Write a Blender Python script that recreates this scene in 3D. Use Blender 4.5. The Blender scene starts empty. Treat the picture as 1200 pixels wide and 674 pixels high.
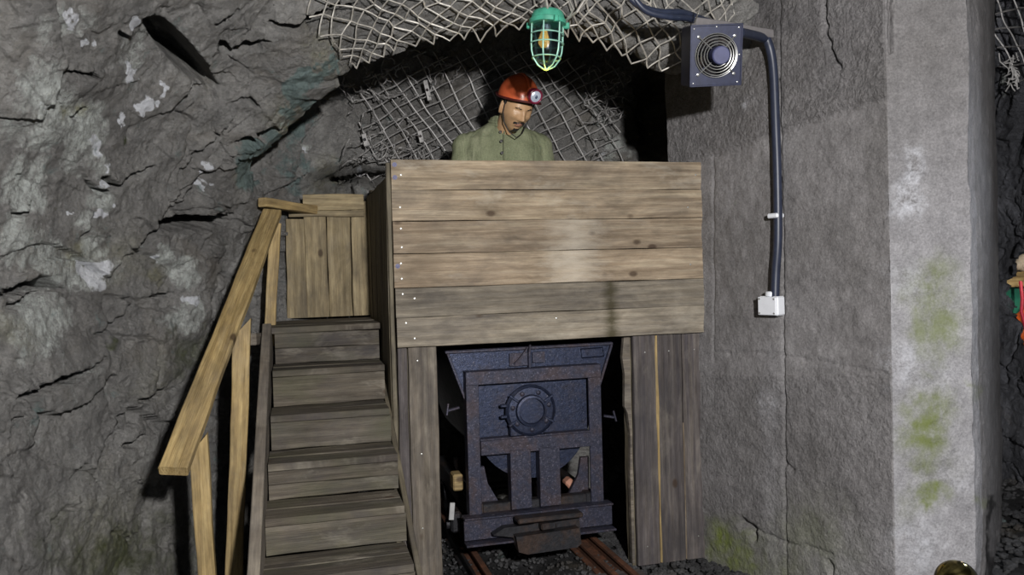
import bpy, bmesh, math, random
import numpy as np
from mathutils import Matrix, Vector
random.seed(7); rng = np.random.default_rng(7)
scn = bpy.context.scene; COL = scn.collection
PI = math.pi
# ------------------------------------------------------------------ camera
F_PX = 950.0; PITCH = math.radians(1.3); ROLL = math.radians(-1.6); CAMZ = 1.4
RM = (Matrix.Rotation(PI/2-PITCH, 3, 'X') @ Matrix.Rotation(ROLL, 3, 'Z'))
RN = np.array(RM); CP = np.array([0, 0, CAMZ])
cam = bpy.data.cameras.new('camera'); co = bpy.data.objects.new('camera', cam); COL.objects.link(co)
co.matrix_world = Matrix.Translation((0, 0, CAMZ)) @ RM.to_4x4()
cam.sensor_width = 36; cam.lens = 36*F_PX/1200; cam.clip_start = 0.02
scn.camera = co

def ray(px, py):
    px = np.asarray(px, float); py = np.asarray(py, float)
    v = np.stack([(px-600)/F_PX, -(py-337)/F_PX, -np.ones_like(px+py)], -1)
    return v @ RN.T
def at(px, py, d):
    r = ray(px, py); return CP + r*(np.asarray(d, float)/r[..., 1])[..., None]
def proj(P):
    q = (P-CP) @ RN; return 600+F_PX*q[..., 0]/-q[..., 2], 337-F_PX*q[..., 1]/-q[..., 2]
# frame of the timber booth: x along its front, y to the back, z up
TH = math.radians(15); BO = Vector((-.498, 3.426, 0))
BF = Matrix.Translation(BO) @ Matrix.Rotation(TH, 4, 'Z'); BFI = BF.inverted()
def pp(px, py, t):
    r = ray(px, py); n = np.array([-math.sin(TH), math.cos(TH), 0]); u = np.array([math.cos(TH), math.sin(TH), 0])
    k = ((np.array(BO)-CP)@n+t)/(r@n); P = CP+k*r-np.array(BO); return float(P@u), float(P[2])

# ------------------------------------------------------------------ numpy noise
def _h(i, j, k, s):
    n = (i*374761393 + j*668265263 + k*2147483647*0 + k*1274126177 + s*974634777) & 0xffffffff
    n = (n ^ (n >> 13)) * 1274126177 & 0xffffffff
    n = (n ^ (n >> 16)) * 2246822519 & 0xffffffff
    return ((n ^ (n >> 15)) & 0xffffff)/float(0xffffff)
def vnoise(P, s=0):
    I = np.floor(P).astype(np.int64); f = P-I; f = f*f*f*(f*(f*6-15)+10)
    r = 0
    for a in (0, 1):
        for b in (0, 1):
            for c in (0, 1):
                w = (f[..., 0] if a else 1-f[..., 0])*(f[..., 1] if b else 1-f[..., 1])*(f[..., 2] if c else 1-f[..., 2])
                r = r+w*_h(I[..., 0]+a, I[..., 1]+b, I[..., 2]+c, s)
    return r*2-1
def fbm(P, sc, oc=4, s=0, g=.5):
    r = 0; a = 1
    for o in range(oc):
        r = r+a*vnoise(P*sc+17.3*o, s+o); a *= g; sc *= 2.03
    return r
def facets(P, s=0, slope=.6):
    """angular broken-rock blocks: every cell is a tilted plane with its own height"""
    I = np.floor(P).astype(np.int64); best = np.full(P.shape[:-1], 9.); val = np.zeros(P.shape[:-1]); sec = best.copy()
    for a in (-1, 0, 1):
        for b in (-1, 0, 1):
            for c in (-1, 0, 1):
                i, j, k = I[..., 0]+a, I[..., 1]+b, I[..., 2]+c
                q = np.stack([i+_h(i, j, k, s+1), j+_h(i, j, k, s+2), k+_h(i, j, k, s+3)], -1)
                dl = P-q; d = np.sqrt((dl**2).sum(-1))
                n = np.stack([_h(i, j, k, s+4), _h(i, j, k, s+5), _h(i, j, k, s+6)], -1)*2-1
                v = (dl*n).sum(-1)*slope + (_h(i, j, k, s+7)-.5)
                m = d < best
                sec = np.where(m, best, np.minimum(sec, d)); val = np.where(m, v, val); best = np.where(m, d, best)
    return val, sec-best

# ------------------------------------------------------------------ object helpers
WORLD = {}
def wm(o): return WORLD.get(o.name, Matrix.Identity(4))
def link(name, me, mat=None, parent=None, M=None):
    M = M or Matrix.Identity(4)
    o = bpy.data.objects.new(name, me); COL.objects.link(o)
    if mat and me is not None: me.materials.append(mat)
    if parent: o.parent = parent; o.matrix_basis = wm(parent).inverted() @ M
    else: o.matrix_basis = M
    WORLD[o.name] = M.copy(); return o
def tag(o, label, cat, group=None, kind=None):
    o['label'] = label; o['category'] = cat
    if group: o['group'] = group
    if kind: o['kind'] = kind
    return o
def structure(o): o['kind'] = 'structure'; return o
def thing(name, label, cat, M, group=None):
    o = link(name, None, None, None, M); o.empty_display_size = .1
    return tag(o, label, cat, group)
class MB:
    """collects shapes (in the frame M) and links them as ONE mesh object"""
    def __init__(s): s.v = []; s.f = []; s.sm = []
    def add(s, v, f, smooth=False):
        b = len(s.v); s.v += [tuple(p) for p in v]; s.f += [tuple(i+b for i in q) for q in f]; s.sm += [smooth]*len(f); return s
    def box(s, c, d, R=None, ch=.004):
        hx, hy, hz = [q/2 for q in d]; ch = min(ch, hx*.45, hy*.45, hz*.45)
        bm = bmesh.new(); bmesh.ops.create_cube(bm, size=1)
        for v in bm.verts: v.co = Vector((v.co.x*d[0], v.co.y*d[1], v.co.z*d[2]))
        if ch > 1e-5: bmesh.ops.bevel(bm, geom=bm.edges[:], offset=ch, segments=1, affect='EDGES')
        R = R or Matrix.Identity(3); vs = [R @ v.co + Vector(c) for v in bm.verts]; bm.verts.index_update()
        fs = [[v.index for v in f.verts] for f in bm.faces]; bm.free(); return s.add(vs, fs)
    def prism(s, pts, y0, y1):
        """polygon pts (x,z) extruded from y0 to y1"""
        n = len(pts); v = [(x, y0, z) for x, z in pts]+[(x, y1, z) for x, z in pts]
        f = [list(range(n)), list(range(2*n-1, n-1, -1))]+[[i, i+n, (i+1) % n+n, (i+1) % n] for i in range(n)]
        return s.add(v, f)
    def tube(s, pts, r, n=8, cap=True, closed=False):
        P = [Vector(p) for p in pts]; m = len(P); rs = r if isinstance(r, (list, tuple)) else [r]*m
        T = []
        for i in range(m):
            a = P[(i-1) % m] if (closed or i > 0) else P[i]; b = P[(i+1) % m] if (closed or i < m-1) else P[i]
            t = (b-a); T.append(t.normalized() if t.length > 1e-9 else Vector((0, 0, 1)))
        up = Vector((0, 0, 1)) if abs(T[0].z) < .9 else Vector((1, 0, 0))
        N = (up-T[0]*up.dot(T[0])).normalized(); vs = []
        for i in range(m):
            N = (N-T[i]*N.dot(T[i])).normalized(); B = T[i].cross(N)
            for k in range(n):
                a = 2*PI*k/n; vs.append(P[i]+(N*math.cos(a)+B*math.sin(a))*rs[i])
        fs = []
        for i in range(m if closed else m-1):
            j = (i+1) % m
            for k in range(n): fs.append((i*n+k, i*n+(k+1) % n, j*n+(k+1) % n, j*n+k))
        if cap and not closed: fs += [tuple(range(n-1, -1, -1)), tuple((m-1)*n+k for k in range(n))]
        return s.add(vs, fs, True)
    def lathe(s, prof, c=(0, 0, 0), R=None, n=32):
        """prof: (radius, height) along local z"""
        R = R or Matrix.Identity(3); vs = []; fs = []; m = len(prof); c = Vector(c)
        for r, h in prof:
            for k in range(n): a = 2*PI*k/n; vs.append(R @ Vector((r*math.cos(a), r*math.sin(a), h))+c)
        for i in range(m-1):
            for k in range(n): fs.append((i*n+k, i*n+(k+1) % n, (i+1)*n+(k+1) % n, (i+1)*n+k))
        if prof[0][0] > 1e-4: fs.append(tuple(range(n-1, -1, -1)))
        if prof[-1][0] > 1e-4: fs.append(tuple((m-1)*n+k for k in range(n)))
        return s.add(vs, fs, True)
    def ell(s, c, r, R=None, nu=20, nv=12):
        pr = [(math.sin(PI*i/nv), -math.cos(PI*i/nv)) for i in range(nv+1)]; pr[0] = (1e-4, -1); pr[-1] = (1e-4, 1)
        t = MB().lathe(pr, n=nu); R = R or Matrix.Identity(3)
        return s.add([R @ Vector((x*r[0], y*r[1], z*r[2]))+Vector(c) for x, y, z in t.v], t.f, True)
    def build(s, name, mat, parent=None, M=None, auto=40):
        me = bpy.data.meshes.new(name); me.from_pydata(s.v, [], s.f); me.update()
        bm = bmesh.new(); bm.from_mesh(me); bmesh.ops.recalc_face_normals(bm, faces=bm.faces[:]); bm.to_mesh(me); bm.free()
        if any(s.sm):
            me.polygons.foreach_set('use_smooth', s.sm)
            try: me.set_sharp_from_angle(angle=math.radians(auto))
            except Exception: pass
        return link(name, me, mat, parent, M if M is not None else (wm(parent) if parent else None))

# ------------------------------------------------------------------ materials
def newmat(name):
    m = bpy.data.materials.new(name); m.use_nodes = True; nt = m.node_tree
    return m, nt, nt.nodes['Principled BSDF']
class NT:
    def __init__(s, nt): s.nt = nt; s.L = nt.links
    def n(s, typ, **kw):
        o = s.nt.nodes.new(typ)
        for k, v in kw.items():
            if k in o.inputs: o.inputs[k].default_value = v
            else: setattr(o, k, v)
        return o
    def ln(s, a, b): s.L.new(a, b)
    def math(s, op, a, b=None, c=None, clamp=False):
        o = s.nt.nodes.new('ShaderNodeMath'); o.operation = op; o.use_clamp = clamp
        for i, x in enumerate((a, b, c)):
            if x is None: continue
            if isinstance(x, (int, float)): o.inputs[i].default_value = x
            else: s.ln(x, o.inputs[i])
        return o.outputs[0]
    def noise(s, vec, scale, detail=4, rough=.55, dist=0):
        o = s.nt.nodes.new('ShaderNodeTexNoise'); o.inputs['Scale'].default_value = scale; o.inputs['Detail'].default_value = detail
        o.inputs['Roughness'].default_value = rough; o.inputs['Distortion'].default_value = dist
        if vec is not None: s.ln(vec, o.inputs['Vector'])
        return o.outputs['Fac']
    def ramp(s, fac, stops):
        o = s.nt.nodes.new('ShaderNodeValToRGB'); e = o.color_ramp.elements
        while len(e) < len(stops): e.new(.5)
        for i, (p, c) in enumerate(stops):
            e[i].position = p; e[i].color = (c, c, c, 1) if isinstance(c, (int, float)) else (*c, 1)
        s.ln(fac, o.inputs[0]); return o.outputs[0]
    def mix(s, fac, a, b, mode='MIX'):
        o = s.nt.nodes.new('ShaderNodeMix'); o.data_type = 'RGBA'; o.blend_type = mode; o.clamp_factor = True
        for i, x in ((0, fac), (6, a), (7, b)):
            if isinstance(x, (int, float)): o.inputs[i].default_value = x
            elif isinstance(x, tuple): o.inputs[i].default_value = (*x, 1)
            else: s.ln(x, o.inputs[i])
        return o.outputs[2]
    def map(s, vec, sc=(1, 1, 1), loc=None, rot=None):
        o = s.nt.nodes.new('ShaderNodeMapping'); o.inputs['Scale'].default_value = sc
        if loc is not None:
            if isinstance(loc, tuple): o.inputs['Location'].default_value = loc
            else: s.ln(loc, o.inputs['Location'])
        if rot: o.inputs['Rotation'].default_value = rot
        s.ln(vec, o.inputs['Vector']); return o.outputs[0]
    def bump(s, h, dist, strength=1, normal=None):
        o = s.nt.nodes.new('ShaderNodeBump'); o.inputs['Distance'].default_value = dist; o.inputs['Strength'].default_value = strength
        s.ln(h, o.inputs['Height'])
        if normal is not None: s.ln(normal, o.inputs['Normal'])
        return o.outputs[0]
    def attr(s, name):
        o = s.nt.nodes.new('ShaderNodeAttribute'); o.attribute_name = name; return o.outputs['Fac']

def thr(T, w, n, lo, wd):
    s_ = T.math('ADD', T.math('MULTIPLY', w, .6), n)
    return T.ramp(s_, [(lo, 0.0), (min(1.0, lo+wd), 1.0)]) if lo+wd <= 1 else T.math('DIVIDE', T.math('SUBTRACT', s_, lo), wd, clamp=True)

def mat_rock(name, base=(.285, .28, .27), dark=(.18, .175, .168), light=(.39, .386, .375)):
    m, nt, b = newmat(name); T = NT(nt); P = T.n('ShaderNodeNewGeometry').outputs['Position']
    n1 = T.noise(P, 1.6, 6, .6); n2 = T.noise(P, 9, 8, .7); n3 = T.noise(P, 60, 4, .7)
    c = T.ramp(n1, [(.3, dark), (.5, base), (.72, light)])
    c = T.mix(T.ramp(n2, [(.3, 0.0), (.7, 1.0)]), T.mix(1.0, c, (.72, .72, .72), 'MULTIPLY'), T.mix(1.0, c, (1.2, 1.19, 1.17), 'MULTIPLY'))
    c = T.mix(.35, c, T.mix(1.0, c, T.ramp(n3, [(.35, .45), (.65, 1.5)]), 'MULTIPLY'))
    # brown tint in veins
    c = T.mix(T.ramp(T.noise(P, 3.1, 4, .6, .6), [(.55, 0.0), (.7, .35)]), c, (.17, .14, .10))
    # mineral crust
    w = T.attr('lichen_and_pale'); nw = T.noise(T.map(P, (1, 1, .6)), 13, 9, .8, .3)
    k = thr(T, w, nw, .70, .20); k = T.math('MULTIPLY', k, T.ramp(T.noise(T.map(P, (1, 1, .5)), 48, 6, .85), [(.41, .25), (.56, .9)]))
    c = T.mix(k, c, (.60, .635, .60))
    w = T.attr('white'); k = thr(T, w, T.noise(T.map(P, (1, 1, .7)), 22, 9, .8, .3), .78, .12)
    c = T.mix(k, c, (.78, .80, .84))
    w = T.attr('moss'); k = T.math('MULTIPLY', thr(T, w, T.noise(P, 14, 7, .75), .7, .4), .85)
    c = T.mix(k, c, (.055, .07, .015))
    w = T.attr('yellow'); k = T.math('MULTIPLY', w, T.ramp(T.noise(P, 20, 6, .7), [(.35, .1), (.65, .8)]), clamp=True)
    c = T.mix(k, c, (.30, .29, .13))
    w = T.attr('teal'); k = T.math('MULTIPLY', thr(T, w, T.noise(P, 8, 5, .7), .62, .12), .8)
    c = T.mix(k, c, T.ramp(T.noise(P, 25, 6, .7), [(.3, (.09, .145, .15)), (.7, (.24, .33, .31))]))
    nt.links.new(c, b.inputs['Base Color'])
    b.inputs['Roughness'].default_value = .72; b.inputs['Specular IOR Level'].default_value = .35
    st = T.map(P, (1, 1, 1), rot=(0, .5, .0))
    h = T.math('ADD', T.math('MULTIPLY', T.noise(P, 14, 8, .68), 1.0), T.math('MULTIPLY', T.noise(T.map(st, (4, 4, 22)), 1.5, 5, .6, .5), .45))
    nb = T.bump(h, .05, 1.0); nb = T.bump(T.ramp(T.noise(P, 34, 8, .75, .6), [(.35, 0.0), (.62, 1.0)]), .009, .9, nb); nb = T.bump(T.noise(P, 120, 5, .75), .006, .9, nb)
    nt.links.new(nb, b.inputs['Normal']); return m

def mat_concrete():
    m, nt, b = newmat('concrete'); T = NT(nt); P = T.n('ShaderNodeNewGeometry').outputs['Position']
    n1 = T.noise(P, 1.7, 5, .6); n2 = T.noise(P, 12, 8, .72); n3 = T.noise(P, 120, 4, .7)
    c = T.ramp(n1, [(.3, (.145, .138, .135)), (.52, (.19, .182, .182)), (.75, (.25, .243, .243))])
    c = T.mix(T.attr('lichen_and_pale'), c, T.ramp(T.noise(P, 5, 7, .7), [(.3, (.24, .235, .245)), (.7, (.38, .375, .39))]))  # paler concrete tone, mainly on the pillar front
    c = T.mix(1.0, c, T.ramp(n2, [(.28, .72), (.72, 1.22)]), 'MULTIPLY')
    c = T.mix(.5, c, T.mix(1.0, c, T.ramp(n3, [(.35, .55), (.65, 1.4)]), 'MULTIPLY'))
    k = T.math('MULTIPLY', T.attr('white'), T.ramp(T.noise(P, 15, 8, .8), [(.4, 0.0), (.62, 1.0)]), clamp=True)
    c = T.mix(k, c, (.55, .56, .60))
    k = T.math('MULTIPLY', T.attr('moss'), T.ramp(T.noise(T.map(P, (1, 1, .6)), 11, 8, .75), [(.32, .2), (.56, 1.0)]), clamp=True)
    c = T.mix(k, c, (.135, .165, .035))
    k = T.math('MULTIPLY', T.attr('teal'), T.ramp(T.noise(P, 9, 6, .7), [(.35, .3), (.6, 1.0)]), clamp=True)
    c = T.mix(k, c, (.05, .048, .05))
    c = T.mix(T.attr('yellow'), c, (.015, .014, .014))  # cast shadow painted near-black into the concrete colour
    nt.links.new(c, b.inputs['Base Color']); b.inputs['Roughness'].default_value = .8; b.inputs['Specular IOR Level'].default_value = .3
    rough = T.attr('rough')
    h1 = T.ramp(T.noise(T.map(P, (1, 1, .85)), 52, 5, .65), [(.3, 0.0), (.62, 1.0)])
    h1 = T.math('MULTIPLY', h1, T.math('ADD', T.math('MULTIPLY', rough, 1.0), .22))
    h2 = T.math('MULTIPLY', T.ramp(T.noise(P, 36, 7, .75), [(.56, 1.0), (.66, 0.0)]), T.math('ADD', T.math('MULTIPLY', rough, .5), .12))
    nb = T.bump(T.math('ADD', h1, h2), .011, .75); nb = T.bump(T.noise(P, 160, 4, .7), .003, .7, nb)
    nt.links.new(nb, b.inputs['Normal']); return m

def mat_wood(name, c1, c2, c3, stain=.3, knots=.5, rough=.75, green=0.0, pale=.25, spots=()):
    m, nt, b = newmat(name); T = NT(nt)
    O = T.n('ShaderNodeTexCoord').outputs['Object']; R = T.n('ShaderNodeObjectInfo').outputs['Random']
    off = nt.nodes.new('ShaderNodeCombineXYZ'); T.ln(T.math('MULTIPLY', R, 37.0), off.inputs[0]); T.ln(T.math('MULTIPLY', R, 11.0), off.inputs[2]); T.ln(T.math('MULTIPLY', R, 5.0), off.inputs[1])
    V = T.map(O, (1, 1, 1), loc=off.outputs[0])
    # knots
    vo = nt.nodes.new('ShaderNodeTexVoronoi'); vo.inputs['Scale'].default_value = 1; vo.inputs['Randomness'].default_value = 1
    T.ln(T.map(V, (5.5, .01, 9.0)), vo.inputs['Vector']); kd = vo.outputs['Distance']
    keep = T.math('GREATER_THAN', T.n('ShaderNodeSeparateColor') and _sep(T, vo.outputs['Color']), 1-knots)
    kn = T.math('MULTIPLY', T.ramp(kd, [(.08, 1.0), (.15, 0.0)]), keep)
    halo = T.math('MULTIPLY', T.ramp(kd, [(.0, 1.0), (.42, 0.0)]), keep)
    # grain
    warp = T.noise(T.map(V, (1.3, 1, 6)), 1.2, 3, .5)
    gv = T.map(V, (1.0, 8, 8))
    g1 = T.noise(T.map(V, (1.1, 12, 24)), 1.7, 6, .6, .6)
    wv = nt.nodes.new('ShaderNodeTexWave'); wv.wave_type = 'BANDS'; wv.bands_direction = 'Z'; wv.inputs['Scale'].default_value = 9
    wv.inputs['Distortion'].default_value = 7; wv.inputs['Detail'].default_value = 3; wv.inputs['Detail Scale'].default_value = .8; wv.inputs['Detail Roughness'].default_value = .6
    T.ln(T.map(V, (.28, 1, 1.0)), wv.inputs['Vector'])
    g2 = T.math('ADD', wv.outputs['Fac'], T.math('MULTIPLY', halo, .8))
    g3 = T.noise(T.map(V, (6, 60, 130)), 1.5, 4, .6)
    c = T.ramp(g1, [(.3, c1), (.52, c2), (.75, c3)])
    c = T.mix(T.ramp(g2, [(.25, 0.0), (.8, .32)]), c, T.mix(1.0, c, (.55, .50, .44), 'MULTIPLY'))
    c = T.mix(.5, c, T.mix(1.0, c, T.ramp(g3, [(.3, .5), (.7, 1.35)]), 'MULTIPLY'))
    c = T.mix(1.0, c, T.ramp(T.noise(T.map(V, (3.0, 1, 7)), 1.6, 5, .65, .4), [(.3, .66), (.7, 1.32)]), 'MULTIPLY')
    # pale worn patches and dark damp stains along the board
    c = T.mix(T.math('MULTIPLY', T.ramp(T.noise(T.map(V, (2.2, 1, 5)), 1.4, 5, .7, .3), [(.55, 0.0), (.72, 1.0)]), pale), c, (.42, .38, .31))
    c = T.mix(T.math('MULTIPLY', T.ramp(T.noise(T.map(V, (1.3, 1, 3.4), loc=(3.1, 7, 2)), 1.5, 6, .7, .5), [(.46, 0.0), (.68, 1.0)]), stain), c, (.045, .042, .046))
    if green: c = T.mix(T.math('MULTIPLY', T.ramp(T.noise(T.map(V, (1.6, 1, 3)), 1.9, 4, .6), [(.45, 0.0), (.7, 1.0)]), green), c, (.075, .08, .035))
    c = T.mix(T.math('MULTIPLY', kn, .8), c, (.05, .03, .018))
    for sx_, sw_, col_, k_ in spots:      # worn or wetted places at a given length along the board
        sp = nt.nodes.new('ShaderNodeSeparateXYZ'); T.ln(O, sp.inputs[0]); dd = T.math('ABSOLUTE', T.math('SUBTRACT', sp.outputs[0], sx_))
        dd = T.math('ADD', dd, T.math('MULTIPLY', T.math('SUBTRACT', T.noise(T.map(O, (3, 1, 14)), 2.5, 5, .7), .5), sw_*2.2))
        c = T.mix(T.math('MULTIPLY', T.math('SUBTRACT', 1.0, T.math('DIVIDE', dd, sw_), clamp=True), k_), c, col_)
    tone = T.math('ADD', T.math('MULTIPLY', R, .34), .83)
    cc = nt.nodes.new('ShaderNodeCombineColor')
    for i in range(3): T.ln(tone, cc.inputs[i])
    c = T.mix(1.0, c, cc.outputs[0], 'MULTIPLY')
    nt.links.new(c, b.inputs['Base Color']); b.inputs['Roughness'].default_value = rough; b.inputs['Specular IOR Level'].default_value = .3
    nb = T.bump(T.math('ADD', g3, T.math('MULTIPLY', g1, .8)), .0035, .8); nb = T.bump(kn, .002, .5, nb)
    nt.links.new(nb, b.inputs['Normal']); return m
def _sep(T, col):
    o = T.nt.nodes.new('ShaderNodeSeparateColor'); T.ln(col, o.inputs[0]); return o.outputs[0]

def mat_metal(name, base, rust=(.11, .045, .02), amount=.4, metallic=.5, rough=.45, chips=None, scale=9):
    m, nt, b = newmat(name); T = NT(nt); P = T.n('ShaderNodeNewGeometry').outputs['Position']
    n = T.noise(P, scale, 8, .72, .3)
    k = T.ramp(n, [(.62-amount*.3, 0.0), (.72-amount*.2, 1.0)])
    c = T.mix(T.math('MULTIPLY', k, amount*1.2, clamp=True), base, rust)
    c = T.mix(1.0, c, T.ramp(T.noise(P, scale*6, 5, .7), [(.3, .6), (.7, 1.4)]), 'MULTIPLY')
    if chips: c = T.mix(T.ramp(T.noise(P, scale*13, 5, .8), [(.56, 0.0), (.66, .8)]), c, chips)
    nt.links.new(c, b.inputs['Base Color'])
    b.inputs['Metallic'].default_value = metallic
    nt.links.new(T.math('ADD', T.math('MULTIPLY', n, .35), rough-.12), b.inputs['Roughness'])
    nt.links.new(T.bump(T.noise(P, scale*9, 6, .75), .003, .6), b.inputs['Normal']); return m
def mat_plain(name, col, rough=.5, metallic=0, spec=.5, var=.12, bump=0, scale=40):
    m, nt, b = newmat(name); T = NT(nt); P = T.n('ShaderNodeTexCoord').outputs['Object']
    c = T.mix(1.0, col, T.ramp(T.noise(P, scale, 4, .6), [(.3, 1-var), (.7, 1+var)]), 'MULTIPLY')
    nt.links.new(c, b.inputs['Base Color']); b.inputs['Roughness'].default_value = rough; b.inputs['Metallic'].default_value = metallic
    b.inputs['Specular IOR Level'].default_value = spec
    if bump: nt.links.new(T.bump(T.noise(P, scale*2, 5, .6), bump, .8), b.inputs['Normal'])
    return m
def mat_emit(name, col, s):
    m, nt, b = newmat(name); b.inputs['Base Color'].default_value = (*col, 1); b.inputs['Emission Color'].default_value = (*col, 1); b.inputs['Emission Strength'].default_value = s; return m
def mat_glass(name, col, rough=.12, trans=1.0):
    m, nt, b = newmat(name); b.inputs['Base Color'].default_value = (*col, 1); b.inputs['Transmission Weight'].default_value = trans
    b.inputs['Roughness'].default_value = rough; b.inputs['IOR'].default_value = 1.2; return m

M_ROCK = mat_rock('rock'); M_CONC = mat_concrete()
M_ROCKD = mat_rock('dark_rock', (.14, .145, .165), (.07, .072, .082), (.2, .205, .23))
M_BOOTH = mat_wood('booth_boards', (.20, .152, .102), (.30, .24, .168), (.40, .335, .24), stain=.4, knots=.93, pale=.65)
M_BOOTHG = mat_wood('grey_booth_boards', (.115, .10, .085), (.175, .15, .12), (.24, .21, .165), stain=.5, knots=.25, pale=.3)
M_BOOTHS = mat_wood('stained_booth_boards', (.15, .13, .105), (.23, .20, .155), (.30, .26, .20), stain=.45, knots=.3, pale=.35, spots=((.965, .045, (.05, .042, .02), .9),))
M_BOOTHP = mat_wood('rubbed_booth_boards', (.20, .15, .10), (.29, .228, .16), (.38, .32, .23), stain=.35, knots=.93, pale=.5, spots=((.80, .16, (.50, .45, .37), .55), (.12, .1, (.16, .12, .08), .4)))
M_LEG = mat_wood('damp_boards', (.062, .054, .058), (.105, .092, .088), (.16, .14, .12), stain=.65, knots=.2, pale=.2)
M_YEL = mat_wood('yellow_timber', (.26, .18, .07), (.40, .29, .13), (.50, .38, .18), stain=.5, knots=.8, pale=.15, rough=.6)
M_GATE = mat_wood('gate_boards', (.24, .19, .11), (.33, .265, .155), (.42, .34, .20), stain=.45, knots=.5, pale=.2)
M_STEP = mat_wood('worn_step_boards', (.055, .045, .036), (.095, .081, .062), (.14, .121, .094), stain=.6, knots=.12, green=.35, pale=.4)
M_DARKW = mat_wood('shaded_boards', (.10, .085, .06), (.15, .13, .09), (.2, .17, .12), stain=.5, knots=.3)
M_CART = mat_metal('blue_black_steel', (.026, .034, .066), (.04, .03, .03), .35, .6, .36, chips=(.12, .12, .15))
M_CARTF = mat_metal('worn_steel_frame', (.034, .036, .058), (.065, .045, .045), .55, .5, .5, chips=(.2, .19, .24))
M_RUST = mat_metal('rusty_steel', (.09, .042, .025), (.17, .065, .03), .6, .2, .75)
M_IRON = mat_metal('dark_iron', (.03, .03, .034), (.07, .04, .025), .5, .6, .5)
M_WIRE = mat_plain('galvanised_wire', (.42, .40, .36), .55, .35, .5, .4)
M_WIREB = mat_plain('dull_wire', (.42, .41, .40), .6, .35, .5, .4)

# ------------------------------------------------------------------ rock shells
LICH = [(25, 90, 38, .9), (50, 130, 45, .8), (20, 220, 40, .8), (45, 100, 30, .6), (100, 130, 25, .9), (40, 190, 25, .5), (95, 160, 32, .9), (105, 190, 30, .6), (20, 280, 30, .8), (60, 300, 30, .7), (80, 325, 25, .7),
        (50, 380, 40, .7), (25, 395, 40, .5), (110, 320, 20, .9), (115, 290, 18, .9), (105, 260, 18, .8), (120, 230, 18, .9), (150, 70, 25, .5), (165, 50, 25, .5), (30, 20, 25, .5), (60, 15, 18, .7), (90, 20, 18, .5),
        (215, 320, 20, .7), (215, 360, 12, .9), (195, 295, 12, .9), (205, 375, 18, .7), (85, 455, 45, .35), (40, 500, 40, .3), (210, 55, 50, .25), (330, 180, 14, .6), (300, 40, 40, .12), (10, 145, 30, .6), (140, 320, 20, .4)]
WHITE = [(152, 20, 11, 1), (160, 86, 13, 1), (180, 116, 6, 1), (166, 118, 9, .9), (155, 140, 8, .9), (118, 250, 10, 1), (122, 325, 14, 1), (108, 320, 10, .9), (70, 10, 9, .8), (90, 45, 7, .9), (118, 215, 9, .9), (125, 195, 6, .8), (110, 170, 12, .8),
         (85, 245, 5, 1), (192, 297, 9, .8), (216, 350, 8, .9), (236, 205, 7, .8), (362, 172, 7, .9), (205, 55, 5, .5), (190, 106, 5, .8), (147, 147, 5, .8), (30, 120, 10, .5)]
YELL = [(85, 122, 12, 1), (100, 300, 16, .6), (185, 320, 14, .8), (175, 440, 25, .3), (330, 130, 22, .7), (322, 140, 14, .8), (280, 190, 12, .5), (145, 300, 30, .3), (10, 390, 20, .3), (130, 620, 60, .3), (380, 70, 20, .5)]
MOSS = [(150, 650, 45, .9), (100, 660, 35, .7), (215, 420, 22, .8), (205, 440, 18, .7), (200, 395, 16, .5), (128, 396, 8, .9), (152, 166, 6, 1), (60, 640, 60, .5), (180, 620, 25, .6), (20, 600, 40, .3), (230, 640, 40, .5), (215, 660, 40, .6), (225, 385, 12, .5)]
TEAL = [(297, 178, 24, 1), (292, 200, 18, .9), (312, 160, 16, .9), (345, 105, 10, 1), (362, 91, 10, 1), (378, 79, 9, 1), (392, 70, 8, .8), (330, 118, 8, .8), (350, 165, 16, .4), (345, 200, 25, .25)]
def blobs(x, y, L):
    r = np.zeros_like(x); Q = np.stack([x, y, 0*x], -1)
    x = x+9*vnoise(Q/22, 201)+5*vnoise(Q/8, 202)+2.5*vnoise(Q/3.5, 205); y = y+13*vnoise(Q/24, 203)+6*vnoise(Q/8, 204)+2.5*vnoise(Q/3.5, 206)
    for cx, cy, rad, s in L:
        r = np.maximum(r, s*np.exp(-(((x-cx)**2+(y-cy)**2)/(rad*rad))**1.3*.9))
    return r
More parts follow.
